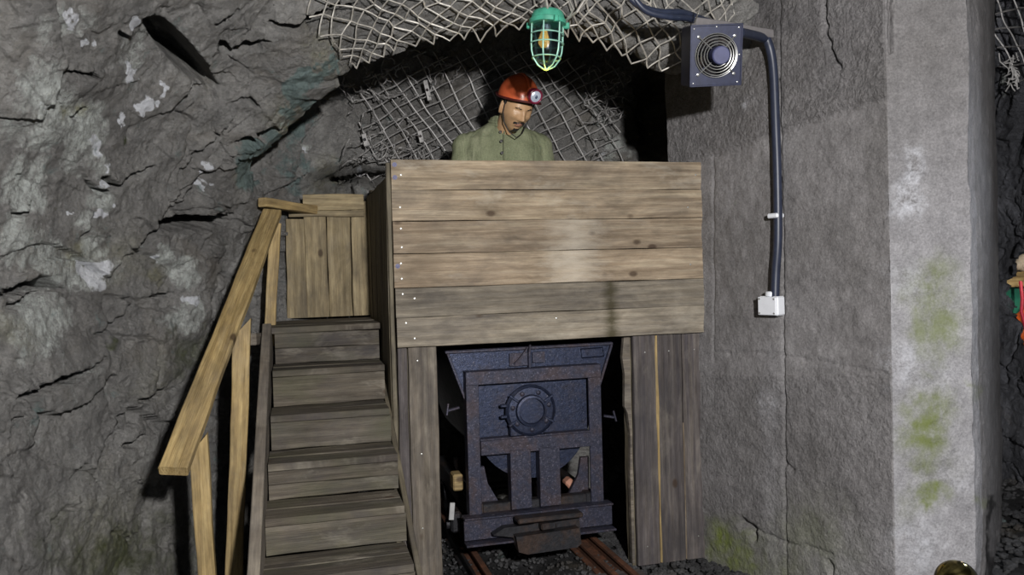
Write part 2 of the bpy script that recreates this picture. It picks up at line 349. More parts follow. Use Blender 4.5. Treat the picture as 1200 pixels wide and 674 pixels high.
CRACKS = [  # (points in photo pixels, half width px, depth m, lip m)
    ([(172, 24), (188, 34), (205, 52), (222, 72), (238, 90), (256, 106)], 7.5, .16, .05),
    ([(188, 262), (204, 263), (225, 262), (248, 257), (268, 252)], 5.5, .15, .04), ([(190, 264), (183, 282), (172, 308)], 1.8, .03, .012),
    ([(4, 466), (30, 461), (59, 446), (87, 441), (118, 418)], 3.2, .08, .03), ([(0, 347), (20, 340), (35, 335), (50, 329), (66, 334), (84, 342)], 4.0, .09, .03), ([(0, 364), (28, 354), (52, 342)], 2.2, .05, .015),
    ([(256, 56), (266, 61), (282, 57), (300, 56), (313, 47)], 4.2, .10, .03), ([(318, 30), (345, 36), (360, 31), (375, 24), (416, 12)], 4.0, .10, .03), ([(252, 28), (262, 20), (280, 12)], 2, .04, .015),
    ([(118, 209), (126, 209), (138, 222), (160, 208), (184, 196)], 2.4, .05, .03), ([(104, 212), (116, 224), (140, 226), (150, 218)], 1.8, .04, .02), ([(156, 472), (172, 466), (187, 456)], 2.0, .05, .02), ([(148, 523), (160, 519), (173, 511)], 2.4, .06, .02),
    ([(74, 566), (100, 545), (108, 552), (126, 576)], 1.8, .04, .02), ([(0, 478), (10, 470)], 4, .06, .02), ([(0, 494), (16, 488)], 2, .04, .01), ([(204, 247), (222, 232), (236, 214), (255, 196)], 1.8, .04, .012),
    ([(2, 236), (12, 254), (24, 247), (32, 232)], 1.8, .04, .02), ([(100, 278), (110, 268), (114, 250)], 2, .04, .02), ([(276, 163), (292, 158), (310, 148), (325, 138)], 4, .10, .03), ([(60, 78), (100, 82), (108, 90)], 1.8, .03, .02),
    ([(80, 136), (92, 132), (98, 127)], 2.2, .04, .02), ([(135, 35), (150, 44), (160, 36)], 2.0, .05, .03), ([(132, 624), (142, 618), (150, 624)], 1.5, .03, .015), ([(155, 625), (165, 630), (180, 622)], 1.5, .03, .015), ([(266, 58), (258, 50)], 3, .06, .02),
    ([(212, 205), (225, 190), (240, 180), (262, 150)], 1.8, .03, .02), ([(270, 118), (290, 112), (300, 120)], 1.6, .03, .02), ([(110, 395), (135, 380), (160, 350)], 1.8, .03, .02), ([(185, 348), (206, 345)], 1.8, .05, .01), ([(90, 590), (70, 600), (40, 640)], 1.5, .02, .015)]
def segdist(x, y, pts):
    best = np.full(x.shape, 1e9); side = np.zeros(x.shape); tpar = np.zeros(x.shape); n = len(pts)-1
    for i in range(n):
        ax, ay = pts[i]; bx, by = pts[i+1]; dx, dy = bx-ax, by-ay; l2 = dx*dx+dy*dy
        t = np.clip(((x-ax)*dx+(y-ay)*dy)/l2, 0, 1); ex = x-ax-t*dx; ey = y-ay-t*dy; d = np.hypot(ex, ey)
        m = d < best; best = np.where(m, d, best); side = np.where(m, np.sign(dx*ey-dy*ex)*d, side); tpar = np.where(m, (i+t)/n, tpar)
    return best, side, tpar
def grid_mesh(name, P, mat, attrs=None, keep=None, parent=None, smooth=True):
    nu, nv = P.shape[:2]; idx = np.arange(nu*nv).reshape(nu, nv)
    q = np.stack([idx[:-1, :-1], idx[1:, :-1], idx[1:, 1:], idx[:-1, 1:]], -1).reshape(-1, 4)
    if keep is not None: q = q[keep.reshape(-1)[q].all(1)]
    me = bpy.data.meshes.new(name); me.from_pydata(P.reshape(-1, 3).tolist(), [], q.tolist()); me.update()
    if smooth: me.polygons.foreach_set('use_smooth', [True]*len(me.polygons))
    for k in ('lichen_and_pale', 'white', 'moss', 'yellow', 'teal', 'rough'):  # on the concrete, 'yellow' carries the painted cast shadow
        a = me.attributes.new(k, 'FLOAT', 'POINT'); v = (attrs or {}).get(k)
        if v is not None: a.data.foreach_set('value', np.clip(v, 0, 1).reshape(-1).astype(np.float32))
    return link(name, me, mat, parent)
def gnormal(P, ref):
    du = np.gradient(P, axis=0); dv = np.gradient(P, axis=1); n = np.cross(du, dv); n /= np.linalg.norm(n, axis=-1, keepdims=True)+1e-12
    s = np.sign(((ref-P)*n).sum(-1, keepdims=True)); s[s == 0] = 1; return n*s
def catmull(C, n):
    """interpolate control points along axis 0 to n samples"""
    m = C.shape[0]; E = np.concatenate([[2*C[0]-C[1]], C, [2*C[-1]-C[-2]]]); t = np.linspace(0, m-1-1e-9, n); i = t.astype(int); f = (t-i).reshape((-1,)+(1,)*(C.ndim-1))
    a, b, c, d = E[i], E[i+1], E[i+2], E[i+3]
    return .5*((2*b)+(c-a)*f+(2*a-5*b+4*c-d)*f*f+(3*b-a-3*c+d)*f**3)
ROT = np.array(Matrix.Rotation(.45, 3, 'Y') @ Matrix.Rotation(.3, 3, 'Z'))
def rock_disp(P, amp=1.0):
    Q = P @ ROT.T; W = Q+.12*np.stack([vnoise(Q*2.2, 3), vnoise(Q*2.2+9, 4), vnoise(Q*2.2+5, 5)], -1)
    d = .06*fbm(P, 1.3, 3, 11)
    a, e = facets(W*np.array([1.7, 2.0, 3.2]), 20, .55); d = d+.06*a
    a2, e2 = facets(W*np.array([4.2, 5, 8.5])+3, 40, .6); d = d+.026*a2*(.4+.8*(vnoise(P*1.4, 60) > -.1))
    a3, e3 = facets(W*np.array([10, 12, 19])+5, 55, .7); d = d+.010*a3*(vnoise(P*2.1, 61) > -.2)
    d = d+.010*fbm(P, 11, 4, 70, .6)
    r = np.abs(vnoise(W*np.array([2.4, 3, 5]), 80)); d = d-.03*np.exp(-(r/.035)**2)*(vnoise(P*1.8, 81) > 0)
    return d*amp
REFP = np.array([.2, 0, 1.6])
# front shell: left wall, brow and rim of the arch. rows: rim points (right end of arch, over the top, down to the floor)
RIM = [(872, 92, 3.62), (806, 78, 3.58), (745, 54, 3.5), (690, 36, 3.42), (640, 24, 3.35), (570, 28, 3.38), (500, 42, 3.4), (440, 58, 3.42), (395, 84, 3.45), (330, 125, 3.6), (285, 200, 3.75), (312, 262, 4.15), (345, 340, 4.6), (352, 450, 4.6), (352, 580, 4.5), (350, 760, 4.3)]
MID = [(890, -60, 3.45), (830, -62, 3.4), (750, -75, 3.2), (690, -85, 3.05), (630, -85, 2.95), (560, -80, 2.95), (470, -70, 2.95), (380, -50, 2.95), (290, -10, 2.95), (215, 60, 3.0), (175, 160, 3.1), (180, 240, 3.25), (195, 330, 3.4), (200, 440, 3.45), (195, 580, 3.4), (190, 760, 3.2)]
OUT = [(980, -330, 2.6), (890, -330, 2.5), (800, -330, 2.1), (720, -330, 1.8), (640, -330, 1.8), (520, -330, 1.8), (380, -320, 1.8), (200, -300, 1.85), (20, -220, 1.9), (-100, -100, 2.0), (-140, 60, 2.1), (-140, 180, 2.2), (-140, 300, 2.2), (-140, 440, 2.2), (-140, 600, 2.15), (-140, 800, 2.0)]
BAK = []
for i, (x, y, d) in enumerate(RIM):
    if i <= 9: BAK.append(tuple(at(x-(10 if i > 6 else 0), y-22, d+.35)))
    elif i == 10: BAK.append(tuple(at(x-6, y-10, d+.3)))
    else: BAK.append(tuple(at(x+10, y, d+.12)))
ctrl = np.stack([np.array([at(*p) for p in OUT]), np.array([at(*p) for p in MID]), np.array([at(*p) for p in RIM]), np.array(BAK)])
NU, NV = 520, 760
S0 = catmull(ctrl, NU); S0 = np.swapaxes(catmull(np.swapaxes(S0, 0, 1), NV), 0, 1)
N0 = gnormal(S0, REFP); D0 = rock_disp(S0)
PX, PY = proj(S0)
crk = np.zeros_like(PX)
wob = 3.0*vnoise(np.stack([PX/9, PY/9, PX*0], -1), 5)+1.5*vnoise(np.stack([PX/3, PY/3, PX*0], -1), 6)
uu = np.linspace(0, 3, NU)[:, None]*np.ones((1, NV)); infront = (uu < 2.02)
for pts, w, dep, lip in CRACKS:
    b_, s_, t_ = segdist(PX+wob*.6, PY+wob*.6, pts); ww = w*(.35+1.3*np.sin(np.clip(t_, .02, .98)*PI)**.7)
    crk -= infront*dep*2.0*np.exp(-(b_/ww)**6)
    up = np.where(s_ > 0, 0, 1.0)
    crk += infront*lip*up*np.exp(-np.clip(b_-ww*.5, 0, None)/(w*5))*np.sin(np.clip(t_, .01, .99)*PI)
rimfade = np.clip((2.1-uu)/.25, .35, 1)
# fade displacement amplitude slightly at the rim so that the arch stays where it is
SF = S0+N0*(D0*np.minimum(1, .55+.45*rimfade)+crk)[..., None]
att = dict(lichen_and_pale=blobs(PX, PY, LICH), white=blobs(PX, PY, WHITE), moss=blobs(PX, PY, MOSS), yellow=blobs(PX, PY, YELL), teal=blobs(PX, PY, TEAL))
att = {k: v*(uu < 2.4) for k, v in att.items()}
structure(grid_mesh('wall_left', SF, M_ROCK, att))

# recess behind the arch
def ip(x, xs, ys):
    xs = np.array(xs, float); ys = np.array(ys, float)
    return np.interp(x, xs, ys)
def recess_depth(px, py):
    d = ip(px, [200, 300, 340, 400, 480, 560, 640, 720, 800, 960], [3.9, 4.05, 4.25, 4.5, 4.8, 4.95, 5.0, 5.0, 5.05, 5.3])
    d = d-.5*np.clip((90-py)/120, 0, 1.3)**2
    d = d+.45*np.exp(-(((px-765)/30)**2+((py-136)/44)**2)**2)
    d = d+.35*np.exp(-(((px-430)/45)**2+((py-206)/14)**2)**2)+.3*np.exp(-(((px-395)/25)**2+((py-215)/12)**2)**2)
    return d
gx, gy = np.meshgrid(np.linspace(205, 940, 560), np.linspace(-150, 780, 560), indexing='ij')
RB = at(gx, gy, recess_depth(gx, gy)); NB_ = gnormal(RB, REFP)
DB = rock_disp(RB+7.7, .9)+.03*facets(RB*np.array([3, 3, 5])+1, 90, .7)[0]
RBd = RB+NB_*DB[..., None]
structure(grid_mesh('wall_back', RBd, M_ROCK, dict(lichen_and_pale=blobs(gx, gy, [(362, 172, 9, .9), (700, 130, 16, .5), (500, 100, 12, .4), (720, 182, 20, .9), (690, 100, 20, .5), (345, 230, 20, .3)]), white=blobs(gx, gy, [(362, 174, 7, 1), (425, 196, 8, .9), (700, 180, 12, .6)]), teal=blobs(gx, gy, [(345, 140, 25, .45), (350, 200, 30, .3)]), yellow=blobs(gx, gy, [(385, 205, 14, .5)]))))

# ceiling above everything and floor
gx, gy = np.meshgrid(np.linspace(-3, 5, 90), np.linspace(-1, 8, 90), indexing='ij')
PC = np.stack([gx, gy, 3.15+0*gx], -1); PC[..., 2] += rock_disp(PC)*1.5
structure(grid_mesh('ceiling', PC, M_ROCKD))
gx, gy = np.meshgrid(np.linspace(-2.6, 5, 380), np.linspace(-1, 8, 380), indexing='ij')
PG = np.stack([gx, gy, 0*gx], -1); PG[..., 2] = -.012+.012*fbm(PG, 3, 3, 5)+.012*facets(PG*14, 7, .8)[0]
M_GROUND = mat_rock('gravel_ground', (.035, .035, .036), (.015, .015, .016), (.08, .08, .085))
structure(grid_mesh('floor', PG, M_GROUND))

# concrete wall and pillar: a plan polyline extruded upward
def xy(px, d): p = at(px, 320, d); return np.array([p[0], p[1]])
PL = [np.array([1.35, 5.6]), np.array([.98, 4.7]), xy(786, 3.93), xy(1043, 3.03), xy(1138, 3.0), xy(1151, 3.14), xy(1170, 4.3), xy(1166, 6.2)]
dens = [20, 30, 300, 160, 30, 80, 30]
line = []; kinds = []
for i, nn in enumerate(dens):
    for k in range(nn): line.append(PL[i]+(PL[i+1]-PL[i])*k/nn); kinds.append(i+k/nn)
line.append(PL[-1]); kinds.append(len(dens)); line = np.array(line); kinds = np.array(kinds)
zs = np.linspace(-.05, 3.1, 420)
PW = np.zeros((len(line), len(zs), 3)); PW[..., 0] = line[:, None, 0]; PW[..., 1] = line[:, None, 1]; PW[..., 2] = zs[None]
KW = kinds[:, None]*np.ones((1, len(zs))); 
NW = gnormal(PW, np.array([.2, 0, 1.5])); NW[KW > 4.9] = np.array([.8, -.6, 0])
# soften the two arrises
PX, PY = proj(PW)
dw = .006*fbm(PW, 2.2, 3, 31)+.004*fbm(PW, 16, 3, 33)
wob = 2.2*vnoise(np.stack([PX/8, PY/8, PX*0], -1), 15)+1.2*vnoise(np.stack([PX/3, PY/3, PX*0], -1), 16)
def groove(pts, w, dep, wb=1.0):
    b_, s_, t_ = segdist(PX+wob*wb, PY+wob*wb, pts); return -dep*np.exp(-(b_/w)**2)
dw += groove([(914, -40), (915, 150), (918, 400), (921, 700)], 1.5, .010, .25)
dw += groove([(1043, -40), (1043, 60)], 2.5, .02, .5)+groove([(966, -30), (970, 40), (980, 72), (986, 78)], 2.2, .022)+groove([(835, 180), (836, 420)], 1.2, .006, .3)
dw += groove([(870, 612), (882, 620), (884, 632)], 3.5, .035)+groove([(884, 620), (920, 636), (960, 644), (975, 650)], 1.8, .012)+groove([(918, 540), (930, 552)], 2.0, .014)+groove([(972, 660), (976, 674)], 2.5, .02)
dw += groove([(838, 412), (918, 416), (1040, 438)], 1.6, .006)+groove([(1065, 54), (1105, 50), (1130, 48)], 1.3, .006)+groove([(826, 186), (919, 150), (1037, 114)], 1.3, .007, .6)
upper = np.clip((186-(PX-826)*.345+2.5*vnoise(np.stack([PX/14, PY/14, PX*0], -1), 77)-PY)/9+.5, 0, 1)      # the rough daub of the upper wall stands a little proud
dw += .006*upper*(KW < 3)
PWd = PW+NW*dw[..., None]
base = np.clip((.35-PW[..., 2])/.3, 0, 1)
att = dict(lichen_and_pale=((KW > 3) & (KW < 4.6))*(.02+.88*np.clip((PY-60)/330, 0, 1))+.25*np.exp(-((PX-905)/12)**2)*(PY > 400)*(KW < 3),  # pillar front paler towards the bottom; faint pale strip low on the wall
           white=blobs(PX, PY, [(1068, 205, 14, .9), (1062, 235, 16, 1), (1066, 185, 14, .7), (877, 118, 6, 1), (1062, 330, 20, .5), (1060, 430, 24, .6), (1075, 640, 30, .5), (1120, 560, 14, .4), (1110, 440, 14, .4), (900, 480, 16, .3)]),
           moss=np.maximum(blobs(PX, PY, [(1092, 345, 30, .75), (1098, 385, 28, .7), (1088, 480, 24, .95), (1086, 520, 26, .9), (1090, 578, 18, 1), (1082, 590, 12, .9), (1150, 580, 8, .5), (1092, 420, 16, .4), (1140, 460, 8, .4), (1060, 600, 20, .25)])*(KW > 3),
                           blobs(PX, PY, [(850, 640, 22, 1), (870, 655, 18, .9), (838, 620, 12, .6), (950, 640, 50, .25), (900, 668, 40, .35)])*(KW < 3)),
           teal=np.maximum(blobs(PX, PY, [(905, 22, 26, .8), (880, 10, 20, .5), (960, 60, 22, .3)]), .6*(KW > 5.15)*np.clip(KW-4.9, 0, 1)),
           rough=upper*(KW < 3)+.35*(PY > 440)*(KW < 3),
           yellow=blobs(PX, PY, [(1158, 582, 4.5, 1), (1158, 592, 4, 1), (1158, 606, 3, .9), (1159, 624, 5, 1), (1159, 640, 6, 1), (1159, 656, 7, 1), (1159, 674, 7.5, 1), (1159, 690, 8, 1)]+[(1158+i_*.02, 570+i_*3, 4+i_*.12, 1) for i_ in range(40)])*(KW > 4.9))  # cast-shadow shape of a barrier post, painted on the pillar side
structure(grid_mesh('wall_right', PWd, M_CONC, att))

# rock of the side passage with the irregular opening into the lit chamber
gx, gy = np.meshgrid(np.linspace(1090, 1420, 300), np.linspace(-260, 800, 520), indexing='ij')
dp = ip(gx, [1090, 1150, 1180, 1240, 1420], [5.6, 5.2, 5.0, 4.4, 3.2])-.9*np.clip((100-gy)/300, 0, 1)
PR = at(gx, gy, dp); NR = gnormal(PR, REFP); PRd = PR+NR*rock_disp(PR+3, .8)[..., None]
edge = ip(gy, [290, 298, 306, 316, 330, 345, 360, 375, 390, 404, 410], [1215, 1193, 1187, 1186, 1180, 1177, 1182, 1184, 1190, 1199, 1215])+2.5*vnoise(np.stack([gy/5, gx*0, gx*0], -1), 8)
hole = (gx > edge) & (gy > 292) & (gy < 408) & (gx < 1330)
structure(grid_mesh('wall_passage', PRd, M_ROCKD, dict(lichen_and_pale=blobs(gx, gy, [(1180, 90, 10, .8), (1170, 190, 14, .25)]), teal=0*gx), keep=~hole))

# ------------------------------------------------------------------ wire netting
def lattice_net(name, pos, nu, nv, r, mat, drop=0.0, seed=1):
    """woven diamond netting: wires zigzag down the sheet and hook around each other. pos(u,v) with u,v in 0..1"""
    rg = np.random.default_rng(seed); m = MB()
    ju = rg.normal(0, .15, (nu+2, nv*2+3)); jv = rg.normal(0, .14, (nu+2, nv*2+3))
    for i in range(nu):
        pts_u = []; pts_v = []
        for j in range(nv*2+1):
            k = i if (j+i) % 2 == 0 else i+1
            pts_u.append((k+ju[k, j])/nu); pts_v.append((j/2+jv[k, j])/nv)
        U = []; V = []
        for j in range(len(pts_u)-1):
            for q in (0, .12, .5, .88): U.append(pts_u[j]*(1-q)+pts_u[j+1]*q); V.append(pts_v[j]*(1-q)+pts_v[j+1]*q)
        P = pos(np.array(U), np.array(V)); 
        # sag and hook
        ph = np.arange(len(U)) % 4
        m.tube(P.tolist(), r, 4, True)
    return m.build(name, mat, None, Matrix.Identity(4))
def bil(A, fu, fv):
    nu, nv = A.shape[:2]; x = np.clip(fu, 0, 1)*(nu-1.001); y = np.clip(fv, 0, 1)*(nv-1.001); i = x.astype(int); j = y.astype(int); a = (x-i)[:, None]; b = (y-j)[:, None]
    return (A[i, j]*(1-a)+A[i+1, j]*a)*(1-b)+(A[i, j+1]*(1-a)+A[i+1, j+1]*a)*b
SOFF = S0+N0*(.075*fbm(S0, 1.3, 3, 11)+.045)[..., None]
def netpos_front(u, v):
    # u from above the frame to just below the rim; v from the right end of the arch to the left
    fu = (1.0+.98*u)/3; fv = (.025+.485*v)
    P = bil(SOFF, np.minimum(fu, 1.93/3), fv)
    over = np.clip(u*.98+1.0-1.93, 0, 1)[:, None]
    P = P+over*np.array([0, .5, -1.0])*.5
    P = P+.016*np.stack([vnoise(P*9, 1), vnoise(P*9, 2), vnoise(P*9, 3)], -1)
    return P
tag(lattice_net('wire_netting', netpos_front, 13, 24, .0034, M_WIRE, seed=4), 'pale rusty wire netting pinned under the front rim of the rock arch', 'netting')
def netpos_back(u, v):
    a = u*1.0; b = v
    px = 418+a*330+b*-10; py = 62+b*150+(.5-a)*(-8)+14*np.sin(a*5)
    # netting drawn tighter and finer towards the left
    P = at(px, py, recess_depth(px, np.maximum(py, 20)))
    N = P-REFP; N /= np.linalg.norm(N, axis=-1, keepdims=True)
    P = P-N*(.085+.03*fbm(P, 1.5, 2, 13))[:, None]
    return P+.012*np.stack([vnoise(P*7, 1), vnoise(P*7, 2), vnoise(P*7, 3)], -1)
m = MB()
# back netting: two families of wires crossing at an angle
rg = np.random.default_rng(3)
for fam, (ang, sp, x0) in enumerate(((math.radians(-27), 13.5, 0), (math.radians(58), 17.0, 0))):
    ca, sa = math.cos(ang), math.sin(ang)
    for k in range(-26, 27):
        cx = 585-sa*k*sp+rg.normal(0, 1.5); cy = 125+ca*k*sp+rg.normal(0, 1.5); seg = []
        for t in np.arange(-260, 260, 4.0):
            q = 5*math.sin(t/60+k*.7)+3*math.sin(t/23+k)
            x = cx+ca*t-sa*q*.6; y = cy+sa*t+ca*q*.6
            lo = 420+(y-60)*.02+6*math.sin(y*.2); hi = 732+5*math.sin(y*.15); top = 82-22*math.exp(-((x-560)/120)**2)+5*math.sin(x*.11)+14*math.exp(-((x-430)/30)**2)
            ok = lo < x < hi and top < y < 226
            if ok: seg.append((x, y))
            if (not ok or t > 255) and len(seg) > 3:
                s = np.array(seg); P = at(s[:, 0], s[:, 1], recess_depth(s[:, 0], s[:, 1])); N = P-REFP; N /= np.linalg.norm(N, axis=-1, keepdims=True)
                P = P-N*(.10+.03*fbm(P, 1.5, 2, 13)+fam*.006)[:, None]+.008*np.stack([vnoise(P*9, 1), vnoise(P*9, 2), vnoise(P*9, 3)], -1)
                m.tube(P.tolist(), .0038, 4); seg = []
            elif not ok: seg = []
# crumpled bunches of loose netting
for cx, cy, n, sx, sy in ((715, 118, 34, 10, 26), (455, 175, 40, 30, 14), (430, 110, 16, 22, 10), (505, 80, 18, 40, 8)):
    for k in range(n):
        x, y = cx+rg.normal(0, sx), cy+rg.normal(0, sy); pts = []
        a = rg.uniform(0, 2*PI)
        for q in range(7): pts.append((x, y, rg.uniform(-.09, .0))); a += rg.normal(0, .8); x += 4.2*math.cos(a); y += 4.2*math.sin(a)
        s = np.array(pts); P = at(s[:, 0], s[:, 1], recess_depth(s[:, 0], s[:, 1])-.11+s[:, 2]); m.tube(P.tolist(), .0034, 4)
tag(m.build('wire_netting', M_WIREB, None, Matrix.Identity(4)), 'dull wire netting draped over the rock face behind the miner', 'netting')
m = MB()
for fam, (ang, sp) in enumerate(((math.radians(-12), 19.0), (math.radians(66), 17.0))):
    ca, sa = math.cos(ang), math.sin(ang)
    for k in range(-9, 10):
        cx = 1210-sa*k*sp; cy = 10+ca*k*sp; seg = []
        for t in np.arange(-140, 140, 5.0):
            x = cx+ca*t; y = cy+sa*t+4*math.sin(t/20+k)
            if 1165 < x < 1290 and -60 < y < 100-abs(x-1195)*.3: seg.append((x, y))
        if len(seg) > 3:
            s = np.array(seg); dd = ip(s[:, 0], [1090, 1150, 1180, 1240, 1420], [5.6, 5.2, 5.0, 4.4, 3.2])-.9*np.clip((100-s[:, 1])/300, 0, 1)-.12
            P = at(s[:, 0], s[:, 1], dd); P = P+.012*np.stack([vnoise(P*7, 1), vnoise(P*7, 2), vnoise(P*7, 3)], -1); m.tube(P.tolist(), .0045, 4)
for k in range(16):
    x, y = 1186+rg.normal(0, 5), 82+rg.normal(0, 12); pts = []
    for q in range(6): pts.append((x, y)); x += rg.normal(0, 4); y += rg.normal(0, 4)
    s = np.array(pts); m.tube(at(s[:, 0], s[:, 1], 4.75).tolist(), .004, 4)
tag(m.build('wire_netting', M_WIREB, None, Matrix.Identity(4)), 'dark wire netting on the rock of the side passage at the far right', 'netting')

# rock bolts with flat plates on the back wall
for px, py, h in ((501, 106, .12), (493, 160, .07), (428, 164, .07)):
    d = float(recess_depth(np.array(px), np.array(py)))-.16; P = Vector(at(px, py, d).tolist()); 
    t = thing('rock_bolt', {501: 'largest grey flat rock bolt plate in the middle of the back netting', 493: 'small grey bolt plate below the larger one on the back rock', 428: 'small pale bolt plate low on the rock left of the booth top'}[px], 'rock bolt', Matrix.Translation(P) @ Matrix.Rotation(-.2, 4, 'Y'), 'rock bolts in the back wall')
    MB().box((0, 0, 0), (.026, .012, h), ch=.003).build('plate', M_WIREB, t)
    MB().tube([(0, .25, 0), (0, -.02, 0)], .008, 8).build('bolt', M_IRON, t)

# ------------------------------------------------------------------ boards
def board(name, mat, parent, F, a, b, width, thick, up=(0, 0, 1), wav=.002, n=16, ch=.003, tap=0.0, seed=None, slant=0.0):
    """a sawn board from a to b in frame F; local x along it, z across its width, y its thickness"""
    a = Vector(a); b = Vector(b); L = (b-a).length; X = (b-a).normalized(); Z = Vector(up); Z = (Z-X*Z.dot(X)).normalized(); Y = Z.cross(X)
    M = F @ Matrix(((X.x, Y.x, Z.x, a.x), (X.y, Y.y, Z.y, a.y), (X.z, Y.z, Z.z, a.z), (0, 0, 0, 1)))
    r = random.Random(seed if seed is not None else int((a.x*7+a.z*13+a.y*3+b.x)*1000)); p1, p2, p3 = r.uniform(0, 9), r.uniform(0, 9), r.uniform(0, 9)
    m = MB(); vs = []; W = width/2; T = thick/2
    for i in range(n+1):
        x = L*i/n; k = 1-tap*i/n
        e1 = wav*(math.sin(x*7+p1)+.6*math.sin(x*19+p2)); e2 = wav*(math.sin(x*6+p2)+.6*math.sin(x*23+p3)); bow = wav*.8*math.sin(x*4+p3)
        for (z, y) in ((-W+ch, -T), (W-ch, -T), (W, -T+ch), (W, T-ch), (W-ch, T), (-W+ch, T), (-W, T-ch), (-W, -T+ch)):
            vs.append((x+(slant*z if i == n else 0), y+bow, z*k+(e1 if z > 0 else e2)))
    fs = [tuple(range(7, -1, -1)), tuple(n*8+k for k in range(8))]
    for i in range(n):
        for k in range(8): fs.append((i*8+k, i*8+(k+1) % 8, (i+1)*8+(k+1) % 8, (i+1)*8+k))
    m.add(vs, fs); return m.build(name, mat, parent, M)

# ---- booth
booth = thing('timber_booth', 'plank-fronted timber booth over the mine cart with the miner inside', 'booth', BF)
edges_l = [1.873, 1.742, 1.615, 1.475, 1.335, 1.208, 1.080]; W_B = 1.43
edges_l = [pp(458, y, 0)[1] for y in (188.5, 223.5, 258, 296, 336, 370, 408)]
edges_r = [pp(822, y, 0)[1] for y in (190, 223, 257.5, 292, 328, 360, 389)]
zz = [(l+r)/2 for l, r in zip(edges_l, edges_r)]
for i in range(6):
    z1, z0 = zz[i], zz[i+1]; off = random.uniform(-.002, .002); ex = (.003, .0, .006, .002, .012, .018)[i]
    board('front_plank', (M_BOOTH, M_BOOTH, M_BOOTHP, M_BOOTHP, M_BOOTHS, M_BOOTHS)[i], booth, BF, (-.002+ex*.3, -.014+off, (z0+z1)/2), (1.432+ex, -.014+off, (z0+z1)/2), z1-z0-.002, .028, wav=.0009, ch=.002, n=22, seed=i*11+3)
# lower panels
for x0, x1, mt in ((.004, .045, M_LEG), (.05, .172, M_BOOTHG)):
    board('leg_plank', mt, booth, BF, ((x0+x1)/2, .014, .0), ((x0+x1)/2, .014, 1.09), x1-x0, .026, up=(1, 0, 0), wav=.0015)
for x0, x1, mt in ((1.082, 1.195, M_LEG), (1.199, 1.325, M_LEG), (1.328, 1.452, M_LEG)):
    board('leg_plank', mt, booth, BF, ((x0+x1)/2, .014, .015), ((x0+x1)/2, .014, 1.095), x1-x0, .026, up=(1, 0, 0), wav=.0012)
board('cover_strip', M_YEL, booth, BF, (1.197, .002, .02), (1.197, .002, 1.075), .011, .012, up=(1, 0, 0), wav=.002)
board('cover_strip', M_BOOTH, booth, BF, (1.327, .004, .02), (1.327, .004, .66), .006, .010, up=(1, 0, 0), wav=.001)
# splintered narrow board at the opening
m = MB(); pts = [(1.045, .75), (1.05, .9), (1.04, .98), (1.052, 1.085), (1.078, 1.085), (1.078, .02), (1.066, .02), (1.064, .4), (1.07, .62), (1.06, .72)]
m.prism(pts, .03, .055); m.build('splintered_board', M_BOOTHG, booth, BF)
# corner posts and side cladding
for x, y in ((.035, .06), (.035, 1.05), (1.10, .07)):
    board('post', M_DARKW, booth, BF, (x, y, 0), (x, y, 1.85 if y > .5 or x < .5 else 1.08), .06, .06, up=(1, 0, 0))
board('post', M_DARKW, booth, BF, (1.415, .035, 1.085), (1.415, .035, 1.80), .04, .04, up=(1, 0, 0))
for k in range(9):
    y = .012+k*.122+.06; board('side_plank', M_DARKW, booth, BF, (-.012, y, .0), (-.012, y, 1.80), .119, .022, up=(0, 1, 0), n=8)
for k in range(9):
    y = .055+k*.122+.06; board('deck_plank', M_DARKW, booth, BF, (.01, y, 1.105), (1.38-.72*(y-.1)*(y > .1), y, 1.105), .118, .024, up=(0, 1, 0), n=8)
board('edge_strip', M_DARKW, booth, BF, (-.012, -.004, .35), (-.012, -.004, 1.86), .018, .018, up=(1, 0, 0), wav=.001)
board('edge_strip', M_YEL, booth, BF, (1.447, .012, 1.09), (1.437, .012, 1.86), .016, .02, up=(1, 0, 0), wav=.001)
# nail heads and the two bolts with washers at the top left corner
nm = mat_plain('nail_steel', (.55, .55, .52), .35, .8)
def on_front(px, py): s, z = pp(px, py, -.028); return s, z
for px, py in ((470, 205), (469, 243), (470, 268), (471, 290), (470, 309), (472, 345), (476, 379), (486, 397), (486, 350), (652, 373), (806, 243), (809, 310), (471, 327), (815, 205)):
    s, z = on_front(px, py); MB().lathe([(.0045, 0), (.004, .0018), (.0001, .0025)], (s, -.029, z), Matrix.Rotation(PI/2, 3, 'X'), 10).build('nail', nm, booth, BF)
bm_ = mat_plain('bolt_blue_steel', (.12, .12, .20), .6, .2)
for px, py in ((461, 193), (461, 208), (466, 312)):
    s, z = on_front(px, py); s = max(s, .014)
    MB().lathe([(.010, 0), (.010, .002), (.006, .0022), (.006, .006), (.0001, .007)], (s, -.029, z), Matrix.Rotation(PI/2, 3, 'X'), 12).build('bolt', bm_, booth, BF)
for s, z in ((.09, 1.02), (.09, .3), (.095, .62), (1.14, 1.0), (1.26, 1.0), (1.39, 1.0), (1.13, .1), (1.39, .12)):
    MB().lathe([(.004, 0), (.0035, .0018), (.0001, .0025)], (s, .001, z), Matrix.Rotation(PI/2, 3, 'X'), 8).build('nail', nm, booth, BF)

